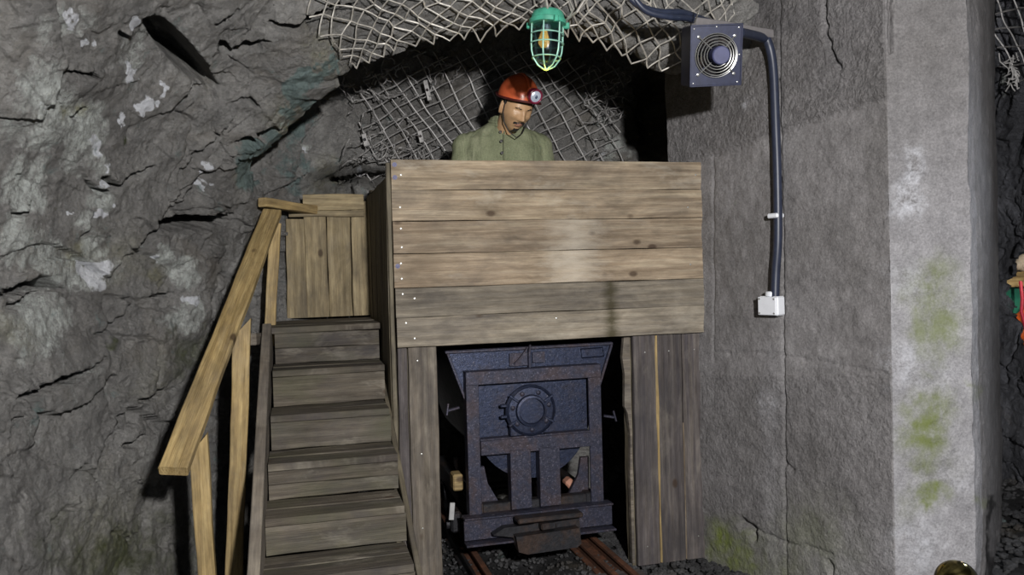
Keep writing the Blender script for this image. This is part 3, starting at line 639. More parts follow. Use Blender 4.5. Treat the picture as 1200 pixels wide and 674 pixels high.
# ---- stairs
stairs = thing('timber_stairs', 'worn grey timber steps climbing to the plank gate beside the booth', 'stairs', BF)
ZT = [1.168, 1.000, .845, .705, .568, .436, .308, .182, .060]; T0 = .35; RUN = .225
def srange(t): k = (T0-t)/1.2; return -.500-.040*k, -.036-.016*k
sl, sr = srange(.35)
for k in range(4): board('landing_board', M_STEP, stairs, BF, (sl-.02, .41+k*.135, ZT[0]-.014), (-.03, .41+k*.135, ZT[0]-.014), .132, .028, up=(0, 1, 0), n=8)
for k, z in enumerate(ZT):
    t = T0-k*RUN; sl, sr = srange(t); jj = random.uniform(-.006, .006)
    if k > 0:
        for q in (0, 1): board('tread', M_STEP, stairs, BF, (sl, t+.062+q*.118-.012, z-.014), (sr+jj, t+.062+q*.118-.012, z-.014), .116, .028, up=(0, 1, 0), n=12, seed=k*5+q)
    zb = ZT[k+1] if k+1 < len(ZT) else 0.0
    zr1, zr0 = z-.028, zb
    if k == 0: zr1 = z-.03
    hh = (zr1-zr0)
    if k in (0, 3): 
        for q in (0, 1): board('riser', M_STEP, stairs, BF, (sl, t+.012, zr0+hh*(.25+.5*q)), (sr, t+.012, zr0+hh*(.25+.5*q)), hh*.49, .022, n=12, seed=k*7+q)
    else: board('riser', M_STEP, stairs, BF, (sl, t+.012, zr0+hh/2), (sr, t+.012, zr0+hh/2), hh-.002, .022, n=12, seed=k*9+1)
# stringers
def zs_at(t): return float(np.interp(-t, [-(T0-k*RUN) for k in range(len(ZT))], ZT))
for s0, s1, nm_ in ((-.530, -.572, 'outer'), (-.052, -.058, 'inner')):
    a = (s0, T0+.0, zs_at(T0)-.10); b = (s1, T0-8*RUN-.12, .0)
    if nm_ == 'outer': a = (s0, T0+.02, 1.115); b = (s1, T0-8*RUN+.02, .030)
    else: a = (s0+.02, T0+.02, .93); b = (s1+.025, T0-8*RUN+.15, .03)
    board('stringer', M_DARKW if nm_ == 'inner' else M_BOOTHG, stairs, BF, a, b, .17 if nm_ == 'outer' else .1, .038 if nm_ == 'outer' else .02, up=(0, 0, 1), wav=.001)

# ---- handrail
def bl(px, py, d): return BFI @ Vector(at(px, py, d).tolist())
rail = thing('stair_handrail', 'yellow sawn timber handrail on posts along the left of the steps', 'handrail', BF @ Matrix.Translation((-.65, -.7, 0)))
A = bl(203, 552, 2.50); B = bl(319, 249, 3.86)
board('top_rail', M_YEL, rail, BF, A, B, .085, .036, up=(1, 0, 0), wav=.0015, ch=.004, n=20)
def post(px0, py0, d0, px1, py1, d1, w, t, zb=None, sl_=0.0):
    a = bl(px0, py0, d0); b = bl(px1, py1, d1)
    if zb is not None: k = (zb-a.z)/(b.z-a.z); b = a+(b-a)*k
    board('post', M_YEL, rail, BF, b, a, w, t, up=(1, 0, 0), wav=.0015, slant=sl_)
post(233, 520, 2.66, 243, 674, 2.68, .056, .045, .0, 1.2)
post(284, 384, 3.18, 277, 600, 3.16, .064, .045, .0, 1.2)
post(323, 262, 3.84, 315, 405, 3.80, .052, .045, None)
board('rail_cap', M_YEL, rail, BF, bl(308, 237, 3.84), bl(372, 247, 4.25), .045, .05, up=(0, 0, 1), n=8)
board('brace', M_BOOTHG, rail, BF, bl(296, 398, 3.5), bl(312, 396, 3.7), .05, .03, up=(0, 0, 1), n=4)

# ---- gate at the head of the stairs
gate = thing('plank_gate', 'upright yellowish plank gate closing the head of the stairs', 'gate', BF @ Matrix.Translation((-.25, .9, 1.17)))
def gx_(px): return pp(px, 300, .90)[0]
zg0, zg1 = 1.178, 1.800
xs = [332, 357, 384, 412, 437, 462]
for i in range(5):
    a, b = gx_(xs[i]), gx_(xs[i+1]); cx = (a+b)/2
    if i == 0: board('gate_plank', M_GATE, gate, BF, (cx+.006, .912, zg0), (cx+.012, .912, zg1-.11), (b-a)*.98, .02, up=(1, 0, 0), tap=.12)
    else: board('gate_plank', M_GATE, gate, BF, (cx, .912, zg0), (cx, .912, zg1-(.02 if i < 4 else .0)), (b-a)-.004, .02, up=(1, 0, 0))
board('cross_rail', M_GATE, gate, BF, (gx_(340), .893, 1.715), (gx_(428), .893, 1.715), .034, .018)
board('cross_rail', M_GATE, gate, BF, (gx_(357), .893, 1.775), (gx_(428), .893, 1.775), .08, .018)

# ------------------------------------------------------------------ mine cart (in the booth frame)
cart = thing('mine_cart', 'blue-black steel mine tub on rails inside the booth opening', 'mine cart', BF @ Matrix.Translation((.635, .6, .08)))
TF = .10
def q(px, py, t=TF): return pp(px, py, t)
fx0, fx1, fz0, fz1 = .316, .958, .300, .946
m = MB()
fr = [('x', fx0, fx0+.058), ('x', fx1-.062, fx1)]
for _, a, b in fr: m.box(((a+b)/2, TF+.004, (fz0+fz1)/2), (b-a, .012, fz1-fz0), ch=.002)
m.box(((fx0+fx1)/2, TF, fz1-.030), (fx1-fx0, .012, .060), ch=.002)
m.box(((fx0+fx1)/2, TF-.001, .600), (fx1-fx0-.12, .012, .066), ch=.002)
# angle iron flanges turned back
m.box((fx0+.004, TF+.03, (fz0+fz1)/2), (.008, .06, fz1-fz0), ch=.001); m.box((fx1-.004, TF+.03, (fz0+fz1)/2), (.008, .06, fz1-fz0), ch=.001)
m.box(((fx0+fx1)/2, TF+.03, fz1-.003), (fx1-fx0, .06, .007), ch=.001); m.box(((fx0+fx1)/2, TF+.024, .636), (fx1-fx0-.12, .05, .007), ch=.001)
m.build('end_frame', M_CARTF, cart, BF)
for px0, px1 in ((598, 622), (632, 656)):
    a = q(px0, 560)[0]; b = q(px1, 560)[0]
    m = MB(); m.box(((a+b)/2, TF-.004, .445), (b-a, .014, .27), ch=.002); m.box((a+.004, TF+.02, .445), (.008, .05, .27), ch=.001); m.build('upright_plate', M_CARTF, cart, BF)
# tub body: trough with a flared top and a round bottom
def tubprof(n=18, k=1.0):
    cx = .640; pts = [(cx-.395*k, 1.032)]; 
    r = .275*k; cz = .705
    a0 = math.radians(195); a1 = math.radians(345)
    for i in range(n+1):
        a = a0+(a1-a0)*i/n; pts.append((cx+r*math.cos(a), cz+r*math.sin(a)))
    pts.append((cx+.395*k, 1.032)); return pts
ty0, ty1 = .155, 1.15
m = MB(); m.prism(tubprof(), ty0, ty0+.010)
m.prism(tubprof(), ty1-.01, ty1)
po = tubprof(); pi_ = [(.640+(x-.640)*.975, z+.004) for x, z in po]; n = len(po)
vs = [(x, ty0, z) for x, z in po]+[(x, ty1, z) for x, z in po]+[(x, ty0, z) for x, z in pi_]+[(x, ty1, z) for x, z in pi_]
fs = []
for i in range(n-1): fs += [(i, i+1, n+i+1, n+i), (2*n+i, 3*n+i, 3*n+i+1, 2*n+i+1)]
m.add(vs, fs, False); m.build('tub', M_CART, cart, BF)
m = MB(); m.tube([(.640-.397, ty0-.004, 1.034), (.640+.397, ty0-.004, 1.034), (.640+.397, ty1, 1.034), (.640-.397, ty1, 1.034)], .008, 6, closed=True)
for s_ in (-1, 1):
    m.box((.640+s_*.334, ty0-.008, .86), (.012, .02, .36), Matrix.Rotation(-s_*math.radians(19.5)*-1, 3, 'Y'), ch=.002)
m.build('rim_bar', M_CARTF, cart, BF)
m = MB()   # bent flange rising in front of the tub above the frame
cx, cz = q(622, 481)
Rf = Matrix.Rotation(PI/2, 3, 'X')
hub = MB().lathe([(.118, 0), (.118, .014), (.108, .022), (.104, .016), (.074, .018), (.070, .034), (.060, .036), (.056, .026), (.0001, .026)], (cx, TF+.012, cz), Rf, 40).build('hub_disc', M_CART, cart, BF)
for k in range(7):
    a = 2*PI*k/7+.25; MB().lathe([(.011, 0), (.011, .008), (.006, .012), (.0001, .013)], (cx+.088*math.cos(a), TF-.004, cz+.088*math.sin(a)), Rf, 8).build('bolt', M_CARTF, hub, BF)
for a in (.55, 2.5, -2.6, -.5):
    MB().box((cx+.098*math.cos(a), TF-.004, cz+.098*math.sin(a)), (.052, .016, .012), Matrix.Rotation(-a, 3, 'Y'), ch=.003).build('hub_lug', M_CART, hub, BF)
for dz in (.03, -.02): MB().box((cx-.128, TF+.0, cz+dz), (.03, .02, .014), ch=.003).build('hub_lug', M_CART, hub, BF)
m = MB(); m.box((cx-.02, TF+.008, .666), (.16, .02, .05), ch=.004); m.build('bearing_block', M_CART, cart, BF)
# hook and staple at the top
m = MB(); hx = q(623, 415, .1)[0]
m.tube([(hx-.002, .13, .93), (hx-.003, .13, 1.0), (hx+.0, .12, 1.055)], [.008, .008, .005], 6)
m.tube([(hx-.075, .135, .965), (hx-.055, .125, .985), (hx-.02, .125, 1.025), (hx-.01, .13, 1.04)], .005, 5)
m.box((hx-.045, .14, .985), (.10, .006, .06), ch=.002); m.box((hx+.045, .14, .99), (.06, .006, .05), ch=.002)
m.build('latch', M_CARTF, cart, BF)
m = MB(); x0, z0 = q(693, 411, .14)
m.tube([(x0-.05, .146, z0+.01), (x0+.06, .146, z0+.012), (x0+.065, .146, z0-.03), (x0-.045, .146, z0-.032)], .003, 4, closed=True); m.build('number_plate', M_CART, cart, BF)
# chassis: channel beam with bumper
bz0, bz1 = .165, .300; bx0, bx1 = .283, .985
m = MB(); m.box(((bx0+bx1)/2, TF-.03, (bz0+bz1)/2+.02), (bx1-bx0, .01, bz1-bz0-.03), ch=.002)
m.box(((bx0+bx1)/2, TF-.055, bz0+.026), (bx1-bx0, .06, .010), ch=.002); m.box(((bx0+bx1)/2, TF-.02, bz1), (bx1-bx0, .07, .009), ch=.002)
m.build('buffer_beam', M_CARTF, cart, BF)
m = MB(); bp = [(.40, .235), (.45, .262), (.56, .262), (.60, .268), (.66, .262), (.80, .268), (.805, .19), (.79, .165), (.70, .155), (.56, .155), (.50, .17), (.49, .215)]
m.prism(bp, TF-.10, TF-.055); m.build('bumper', M_IRON, cart, BF)
m = MB(); m.prism([(.49, .232), (.78, .240), (.79, .17), (.77, .155), (.54, .150), (.50, .165)], TF-.150, TF-.095); m.box((.65, TF-.12, .298), (.30, .07, .022), ch=.005); m.box((.64, TF-.13, .262), (.07, .05, .03), ch=.01)
m.build('coupling', M_IRON, cart, BF)
m = MB()
for s_ in (.36, .90): m.box((s_, .62, .30), (.05, 1.02, .09), ch=.004)
for y in (.14, 1.12): m.box((.635, y, .30), (.6, .05, .08), ch=.004)
m.build('chassis', M_IRON, cart, BF)
for y in (.34, .92):
    ax = MB(); ax.tube([(.25, y, .20), (1.02, y, .20)], .024, 12); ax.build('axle', M_IRON, cart, BF)
    for s_, sg in ((.365, 1), (.905, -1)):
        Rw = Matrix.Rotation(PI/2, 3, 'Y')
        w = MB().lathe([(.03, -.035), (.05, -.03), (.055, -.012), (.115, -.012), (.118, .018), (.14, .024), (.14, .036), (.10, .034), (.05, .02), (.03, .03)], (s_, y, .20), Rw if sg > 0 else Matrix.Rotation(-PI/2, 3, 'Y'), 32)
        w.build('wheel', M_IRON, cart, BF)
        MB().box((s_+(-.075 if sg > 0 else .075), y, .22), (.05, .12, .10), ch=.01).build('axle_box', M_IRON, cart, BF)
# cradle brackets seen beside the round bottom
for sg in (-1, 1):
    m = MB(); m.prism([(.64+sg*.17, .33), (.64+sg*.27, .33), (.64+sg*.275, .50), (.64+sg*.235, .50), (.64+sg*.22, .42)], .17, .19); m.build('cradle', M_CARTF, cart, BF)
# bits seen through the frame: a wood wedge on the left, a rust-red block on the right
w0 = pp(537, 566, .16); o = MB().box((w0[0], .2, w0[1]), (.045, .08, .075), ch=.006).build('wooden_wedge', M_YEL, None, BF)
tag(o, 'small yellow wooden wedge jammed beside the left of the mine cart', 'wedge')
m = MB(); w1 = pp(672, 571, .22); m.box((w1[0], .25, w1[1]), (.085, .06, .04), Matrix.Rotation(.9, 3, 'Y'), ch=.008); o = m.build('brake_block', mat_plain('pink_primer', (.45, .22, .15), .6), cart, BF)
for (px, py, dx, dz, nm2) in ((530, 600, .03, .08, 'pale_tag'),):
    x, z = pp(px, py, .2); MB().box((x, .21, z), (dx*.8, .01, dz), Matrix.Rotation(.1, 3, 'Y'), ch=.003).build('axle_end_cap', mat_plain('pale_steel', (.45, .45, .45), .5, .4), cart, BF)
# side pins
for px, py, sg in ((533, 478, -1), (712, 487, 1)):
    m = MB(); x, z = pp(px, py, .2); m.tube([(x-.02*sg, .2, z), (x+.045*sg*.8, .2, z-.012)], .007, 6); m.tube([(x+.03*sg, .2, z+.02), (x+.05*sg*.8, .19, z-.03)], .005, 6); m.build('side_pin', M_CARTF, cart, BF)

# ---- rails and sleepers
def rail_prof(w=1.0, h=.06): return [(-.032*w, 0), (.032*w, 0), (.032*w, .006), (.006, .012), (.006, h-.018), (.016*w, h-.012), (.016*w, h), (-.016*w, h), (-.016*w, h-.012), (-.006, h-.018), (-.006, .012), (-.032*w, .006)]
for s_, lab in ((.378, 'rusty rail running under the left wheels of the mine cart'), (.900, 'rusty rail running under the right wheels of the mine cart'), (.985, 'rusty check rail just right of the right-hand running rail'), (.318, 'thin dark check rail at the far left of the track')):
    m = MB(); w = .8 if s_ not in (.318,) else .4; m.prism([(x*w+s_, z) for x, z in rail_prof(1.0)], -.95, 1.6)
    o = m.build('rail', M_RUST if s_ != .318 else M_IRON, None, BF); tag(o, lab, 'rail', 'rails of the mine track')
for i, y in enumerate((-.65, -.12)):
    o = board('sleeper', M_LEG, None, BF, (.10, y, .0), (1.06, y, .0), .14, .05, up=(0, 1, 0))
    tag(o, ['dark timber sleeper nearest the camera under the cart rails', 'dark timber sleeper just in front of the mine cart', 'dark timber sleeper hidden under the front axle of the cart', 'dark timber sleeper hidden under the rear of the cart'][i], 'sleeper', 'sleepers under the track')

# ---- gravel
m = MB(); ico = bmesh.new(); bmesh.ops.create_icosphere(ico, subdivisions=1, radius=1); iv = [v.co.copy() for v in ico.verts]; ifc = [[v.index for v in f.verts] for f in ico.faces]; ico.free()
rg = np.random.default_rng(12)
def stones(n, fx, fy, smin, smax):
    for k in range(n):
        x, y = rg.uniform(*fx), rg.uniform(*fy); r = rg.uniform(smin, smax); Rq = Matrix.Rotation(rg.uniform(0, 6), 3, 'Z') @ Matrix.Rotation(rg.uniform(0, 6), 3, 'X')
        sc = Vector((1, rg.uniform(.6, 1), rg.uniform(.45, .8))); p = BF @ Vector((x, y, 0)); z = r*.3
        jit = [1+rg.uniform(-.22, .22) for _ in iv]
        m.add([Rq @ Vector((v.x*sc.x, v.y*sc.y, v.z*sc.z))*r*j+Vector((p.x, p.y, z)) for v, j in zip(iv, jit)], ifc)
stones(2600, (.95, 1.85), (-.75, .12), .006, .018)
stones(900, (.15, 1.0), (-.3, 1.0), .005, .014)
stones(900, (1.0, 1.35), (.1, .6), .006, .016)
for k in range(1500):
    x, y = rg.uniform(1.9, 3.4), rg.uniform(3.0, 5.2); r = rg.uniform(.01, .028); jit = [1+rg.uniform(-.25, .25) for _ in iv]
    if x/y < .56: continue
    m.add([Vector((v.x, v.y*.8, v.z*.6))*r*j+Vector((x, y, r*.3)) for v, j in zip(iv, jit)], ifc)
M_STONE = mat_rock('stone_chips', (.09, .09, .093), (.035, .035, .04), (.22, .22, .23))
tag(m.build('gravel', M_STONE, None, Matrix.Identity(4)), 'grey crushed stone ballast around the track and booth foot', 'gravel', kind='stuff')

# ------------------------------------------------------------------ person
skin = mat_plain('skin', (.50, .31, .17), .45, 0, .4, .08, scale=60)
cloth, nt, b = newmat('green_cotton'); T = NT(nt); P = T.n('ShaderNodeTexCoord').outputs['Object']
c = T.ramp(T.noise(T.map(P, (1, 1, .35)), 9, 5, .6), [(.3, (.15, .17, .10)), (.55, (.23, .25, .155)), (.75, (.36, .37, .25))])
nt.links.new(T.mix(1.0, c, T.ramp(T.noise(P, 160, 3, .6), [(.3, .8), (.7, 1.15)]), 'MULTIPLY'), b.inputs['Base Color']); b.inputs['Roughness'].default_value = .9; b.inputs['Specular IOR Level'].default_value = .15
nt.links.new(T.bump(T.noise(T.map(P, (1.6, 1, .3)), 16, 4, .5, .4), .016, .8), b.inputs['Normal'])
hairm = mat_plain('black_hair', (.02, .018, .018), .5, 0, .4, .3)
pw = Vector(at(590, 188, 4.14).tolist()); pw.z = 1.118
PM = Matrix.Translation(pw) @ Matrix.Rotation(.12, 4, 'Z')
man = thing('person', 'person in green jacket and red miner helmet looking down over the booth front', 'person', PM)
HC = PM.inverted() @ Vector(at(605, 127, 4.0).tolist())
HM = PM @ Matrix.Translation(HC) @ Matrix.Rotation(math.radians(20), 4, 'Z') @ Matrix.Rotation(math.radians(34), 4, 'X') @ Matrix.Rotation(math.radians(4), 4, 'Y')
def head_mesh(nu=160, nv=120):
    V = np.zeros((nv+1, nu, 3)); th = np.linspace(0, PI, nv+1)[:, None]; ph = (np.arange(nu)/nu*2*PI)[None]
    x = np.sin(th)*np.sin(ph); y = -np.sin(th)*np.cos(ph); z = np.cos(th)*np.ones_like(ph)   # ph=0 is the face
    sx, sy, sz = .074, .094, .116
    X = x*sx; Y = y*sy; Z = z*sz
    low = np.clip((-Z-.02)/.095, 0, 1)
    X = X*(1-.34*low**1.3); Y = np.where(Y > 0, Y*(1-.45*low), Y*(1-.10*low))
    Y = Y+np.where(Z > 0, 0, -.006*low)
    fr = np.clip((-y-.15)/.5, 0, 1)
    # flatten the face
    Y = Y+fr*.010*np.exp(-(X/.06)**2)
    def g(cx, cz, wx, wz, a, sym=True):
        e = np.exp(-((X-cx)/wx)**2-((Z-cz)/wz)**2)
        if sym and cx: e = e+np.exp(-((X+cx)/wx)**2-((Z-cz)/wz)**2)
        return -a*e*fr
    dy = g(0, -.004, .0095, .026, .014)+g(0, -.022, .013, .011, .017)+g(.013, -.026, .008, .008, .008)
    dy += g(.031, .014, .015, .011, -.013)+g(.031, .011, .012, .0075, .008)+g(.031, .010, .012, .0012, -.003)
    dy += g(.027, .030, .020, .006, .006)+g(.047, -.014, .016, .016, .006)+g(.033, -.045, .014, .02, -.004)
    dy += g(0, -.050, .022, .0045, .007)+g(0, -.0605, .018, .005, .007)+g(0, -.0555, .022, .0016, -.004)+g(0, -.040, .006, .008, -.001)
    dy += g(0, -.092, .020, .015, .010)+g(0, -.074, .02, .005, -.003)+g(.025, -.033, .006, .012, -.002)
    Y = Y+dy
    return np.stack([X, Y, Z], -1)
HV = head_mesh()
def head_patch(mask, off, name, mat, thick=.002):
    X, Y, Z = HV[..., 0], HV[..., 1], HV[..., 2]; C_ = HV; du = np.gradient(C_, axis=0); dv = np.gradient(C_, axis=1); N = np.cross(du, dv); N /= np.linalg.norm(N, axis=-1, keepdims=True)+1e-9
    N = N*np.sign((N*C_).sum(-1, keepdims=True)); K = mask(X, Y, Z); nv, nu = X.shape; m = MB(); ids = {}
    O_ = C_+N*off; I_ = C_+N*(off-thick)
    fs = [(i, j) for i in range(nv-1) for j in range(nu) if K[i, j] and K[i+1, j] and K[i, (j+1) % nu] and K[i+1, (j+1) % nu]]
    vs = []; F_ = []
    def vid(i, j, s):
        k = (i, j, s)
        if k not in ids: ids[k] = len(vs); vs.append(tuple((O_ if s else I_)[i, j]))
        return ids[k]
    fset = set(fs)
    for i, j in fs:
        j2 = (j+1) % nu; F_.append((vid(i, j, 1), vid(i+1, j, 1), vid(i+1, j2, 1), vid(i, j2, 1))); F_.append((vid(i, j2, 0), vid(i+1, j2, 0), vid(i+1, j, 0), vid(i, j, 0)))
        for (ni, nj, a, b2) in ((i-1, j, (i, j), (i, j2)), (i+1, j, (i+1, j), (i+1, j2)), (i, (j-1) % nu, (i, j), (i+1, j)), (i, j2, (i, j2), (i+1, j2))):
            if (ni, nj) not in fset: F_.append((vid(*a, 1), vid(*b2, 1), vid(*b2, 0), vid(*a, 0)))
    return m.add(vs, F_, True).build(name, mat, man, HM)
# body: one continuous skin surface (head, neck, torso, arms with hands, legs), remeshed to a single skin
body = MB()
def hv2(p): return PM.inverted() @ (HM @ Vector(p))
nv_, nu_ = HV.shape[:2]
body.add([hv2(p) for p in HV.reshape(-1, 3)], [(i*nu_+j, (i+1)*nu_+j, (i+1)*nu_+(j+1) % nu_, i*nu_+(j+1) % nu_) for i in range(nv_-1) for j in range(nu_)], True)
for s_ in (-1, 1):
    R_ = (PM.inverted() @ HM).to_3x3()
    body.ell(hv2((s_*.079, .012, -.006)), (.008, .021, .034), R_ @ Matrix.Rotation(s_*.55, 3, 'Z'), 16, 10)
    body.ell(hv2((s_*.072, .006, -.026)), (.008, .010, .012), R_, 12, 8)
nb0 = Vector((.0, .03, .93)); body.tube([nb0, nb0.lerp(hv2((0, .03, -.05)), .5), hv2((0, .03, -.03))], [.062, .056, .056], 20)
body.tube([(0, .02, .42), (0, .02, .55), (0, .03, .72), (0, .03, .88), (0, .03, .98)], [.13, .12, .13, .13, .06], 24)
def arm(m, s_, r0, r1, r2, hand=True, ext=0):
    sh = Vector((s_*.185, .03, .905)); el = Vector((s_*.245, -.015, .62)); wr = Vector((s_*.15, -.25, .56))
    m.tube([sh+Vector((-s_*.05, 0, .02)), sh, sh.lerp(el, .5), el, el.lerp(wr, .5), el.lerp(wr, 1.0-ext)], [r0, r0, (r0+r1)/2, r1, (r1+r2)/2, r2], 20)
    m.ell(sh, (r0*1.02,)*3); m.ell(el, (r1*1.02,)*3); return wr
for s_ in (-1, 1):
    wr = arm(body, s_, .05, .04, .026)
    pm = wr+Vector((-s_*.02, -.07, -.012)); body.ell(pm, (.04, .05, .014), Matrix.Rotation(s_*.25, 3, 'Z'), 16, 10)
    for k, (dx, L_) in enumerate(((-.028, .062), (-.010, .07), (.010, .066), (.027, .052))):
        a = pm+Vector((dx, -.032, 0)); b2 = a+Vector((dx*.15, -L_*.5, .004)); c2 = b2+Vector((0, -L_*.4, -.016)); body.tube([a, b2, c2], [.0095, .009, .0075], 10)
    a = pm+Vector((-s_*.03, .015, 0)); body.tube([a, a+Vector((-s_*.03, -.02, 0)), a+Vector((-s_*.042, -.05, -.006))], [.012, .011, .009], 10)
    body.tube([(s_*.09, 0, .44), (s_*.12, -.18, .46), (s_*.13, -.385, .46)], [.08, .075, .055], 18); body.tube([(s_*.13, -.385, .46), (s_*.13, -.375, .25), (s_*.13, -.37, .06)], [.055, .05, .035], 18)
    body.ell((s_*.13, -.40, .045), (.04, .08, .04))
bo = body.build('body', skin, man, PM)
md = bo.modifiers.new('remesh', 'REMESH'); md.mode = 'VOXEL'; md.voxel_size = .0042; md.use_smooth_shade = True
md = bo.modifiers.new('smooth', 'SMOOTH'); md.factor = .4; md.iterations = 1
# jacket
jk = MB()
def loft(m, rings, n=40):
    vs = []; fs = []
    for (cx, cy, cz, rx, ry, p) in rings:
        for k in range(n):
            a = 2*PI*k/n; ca, sa = math.cos(a), math.sin(a); vs.append((cx+rx*math.copysign(abs(ca)**p, ca), cy+ry*math.copysign(abs(sa)**p, sa), cz))
    for i in range(len(rings)-1):
        for k in range(n): fs.append((i*n+k, i*n+(k+1) % n, (i+1)*n+(k+1) % n, (i+1)*n+k))
    fs += [tuple(range(n-1, -1, -1)), tuple((len(rings)-1)*n+k for k in range(n))]; m.add(vs, fs, True)
loft(jk, [(0, .01, .36, .19, .15, .9), (0, .01, .50, .185, .145, .85), (0, .02, .65, .19, .145, .8), (0, .02, .78, .205, .145, .75), (0, .025, .88, .21, .135, .75), (0, .03, .945, .195, .115, .8), (0, .03, .985, .150, .092, .85), (0, .022, 1.012, .095, .075, .95), (.004, .012, 1.03, .072, .070, 1), (.008, .004, 1.058, .069, .069, 1)])
for s_ in (-1, 1): arm(jk, s_, .072, .064, .046, ext=.06)
jo = jk.build('jacket', cloth, man, PM)
md = jo.modifiers.new('remesh', 'REMESH'); md.mode = 'VOXEL'; md.voxel_size = .006; md.use_smooth_shade = True
md = jo.modifiers.new('smooth', 'SMOOTH'); md.factor = .5; md.iterations = 8
tx = bpy.data.textures.new('folds', 'CLOUDS'); tx.noise_scale = .09; tx.noise_depth = 2
md = jo.modifiers.new('folds', 'DISPLACE'); md.texture = tx; md.strength = .016; md.mid_level = .5
# placket, collar, pocket flap, buttons
m = MB(); m.tube([(-.012, -.128, .74), (-.012, -.133, .80), (-.010, -.130, .87), (-.006, -.108, .93), (.0, -.082, .975)], .004, 6); m.build('placket', cloth, man, PM)
m = MB(); ring = []
for k in range(28):
    a = -PI/2+.16+(2*PI-.32)*k/27; ring.append((.010+.077*math.cos(a), .006+.078*math.sin(a), 1.022+.022*math.sin(a)))
m.tube(ring, .009, 8); m.tube([(x*.98, y*.98, z+.014) for x, y, z in ring], .008, 8); m.build('collar', cloth, man, PM)
for z, y in ((.965, -.096), (.915, -.124), (.855, -.140), (.785, -.142)):
    MB().lathe([(.0075, 0), (.0075, .003), (.0001, .004)], (-.022, y, z), Matrix.Rotation(PI/2, 3, 'X'), 12).build('button', hairm, man, PM)
tr = MB()
for s_ in (-1, 1):
    tr.tube([(s_*.09, .02, .44), (s_*.12, -.18, .47), (s_*.13, -.39, .465)], [.105, .095, .075], 20); tr.tube([(s_*.13, -.39, .465), (s_*.13, -.38, .26), (s_*.13, -.37, .11)], [.075, .068, .06], 20); tr.ell((s_*.13, -.39, .465), (.075,)*3)
tr.ell((0, .02, .42), (.175, .14, .10)); to = tr.build('trousers', cloth, man, PM); md = to.modifiers.new('remesh', 'REMESH'); md.mode = 'VOXEL'; md.voxel_size = .01; md.use_smooth_shade = True
for s_ in (-1, 1):
    m = MB(); m.tube([(s_*.13, -.37, .16), (s_*.13, -.37, .05)], [.056, .056], 16); m.ell((s_*.13, -.41, .042), (.05, .115, .042)); m.build('boot', hairm, man, PM)
# facial hair, brows, sideburns
head_patch(lambda X, Y, Z: (Y < 0) & (np.abs(X) < .030) & (Z < -.036-np.abs(X)*.22) & (Z > -.046-np.abs(X)*.30), .004, 'moustache', hairm, .004)
head_patch(lambda X, Y, Z: (Y < 0) & (np.abs(X) < .014) & (Z < -.078) & (Z > -.105), .004, 'goatee', hairm, .004)
for s_ in (-1, 1):
    head_patch(lambda X, Y, Z: (Y < -.03) & (X*s_ > .012) & (X*s_ < .047) & (Z < .034-np.abs(X*s_-.03)*.25) & (Z > .028-np.abs(X*s_-.03)*.28), .0025, 'eyebrow', hairm, .003)
    head_patch(lambda X, Y, Z: (Y < -.03) & (X*s_ > .020) & (X*s_ < .043) & (Z < .0105) & (Z > .0065), .0018, 'eyelashes', hairm, .002)
head_patch(lambda X, Y, Z: (Y < 0) & (np.abs(X) < .020) & (Z < -.047) & (Z > -.064), .0012, 'lips', mat_plain('lip_skin', (.33, .15, .11), .5), .002)
head_patch(lambda X, Y, Z: ((Y > -.02) | (Z > .05)) & (Z > -.01-np.clip(Y, 0, .1)*.45) & ((np.abs(X) < .066) | (Y > .02) | (Z > .02)), .005, 'hair', hairm, .005)
# chin strap
strap = mat_plain('black_strap', (.015, .014, .014), .6)
m = MB(); m.tube([(-.080, -.016, .05), (-.0765, -.020, -.02), (-.062, -.035, -.066), (-.036, -.066, -.100), (0, -.088, -.116), (.036, -.066, -.100), (.062, -.035, -.066), (.0765, -.020, -.02), (.080, -.016, .05)], .0028, 8); m.build('chin_strap', strap, man, HM)
# helmet
helm_m = mat_plain('orange_red_plastic', (.60, .12, .045), .28, 0, .6, .1)
helmet = thing('miner_helmet', 'orange red miner helmet with lamp on the head of the person', 'helmet', HM @ Matrix.Translation((0, .014, .048)) @ Matrix.Rotation(math.radians(-12), 4, 'X'))
HH = wm(helmet)
pr = []
for i in range(13):
    a = PI/2*i/12; pr.append((max(math.cos(a), 1e-3), math.sin(a)))
t = MB().lathe(pr, n=48); m = MB()
def hs(x, y, z):
    r = math.hypot(x, y); th_ = math.atan2(y, x); e = 1.0
    return (x*.096, y*.118, z*.115)
m.add([hs(*v) for v in t.v], [f for f in t.f if len(f) == 4], True)
t2 = MB().lathe([(r*.96, h*.96-.001) for r, h in pr], n=48); m.add([hs(*v) for v in t2.v], [f for f in t2.f if len(f) == 4], True)
m.build('shell', helm_m, helmet, HH)
m = MB(); rimp = [(.101*math.cos(a), .126*math.sin(a)-(.012 if math.sin(a) < -.5 else 0), .0-.004*math.cos(2*a)) for a in np.linspace(0, 2*PI, 48, endpoint=False)]
m.tube(rimp, .0055, 8, closed=True); m.build('brim', mat_plain('dark_red_rim', (.08, .012, .012), .5), helmet, HH)
m = MB(); m.tube([(0, -.1185*math.cos(a), .1145*math.sin(a)) for a in np.linspace(.45, PI-.35, 18)], .007, 8); m.build('ridge', helm_m, helmet, HH)
Rl = Matrix.Rotation(PI/2+.12, 3, 'X') @ Matrix.Rotation(0, 3, 'Y')
lamp_red = mat_plain('dark_red_lamp_plastic', (.16, .012, .035), .3, 0, .5)
lm = MB(); LCc = Vector((.012, -.118, .040)); lm.lathe([(.026, -.01), (.034, .0), (.036, .018), (.036, .032), (.033, .034), (.031, .030), (.0001, .028)], LCc, Rl, 32); lo = lm.build('headlamp', lamp_red, helmet, HH)
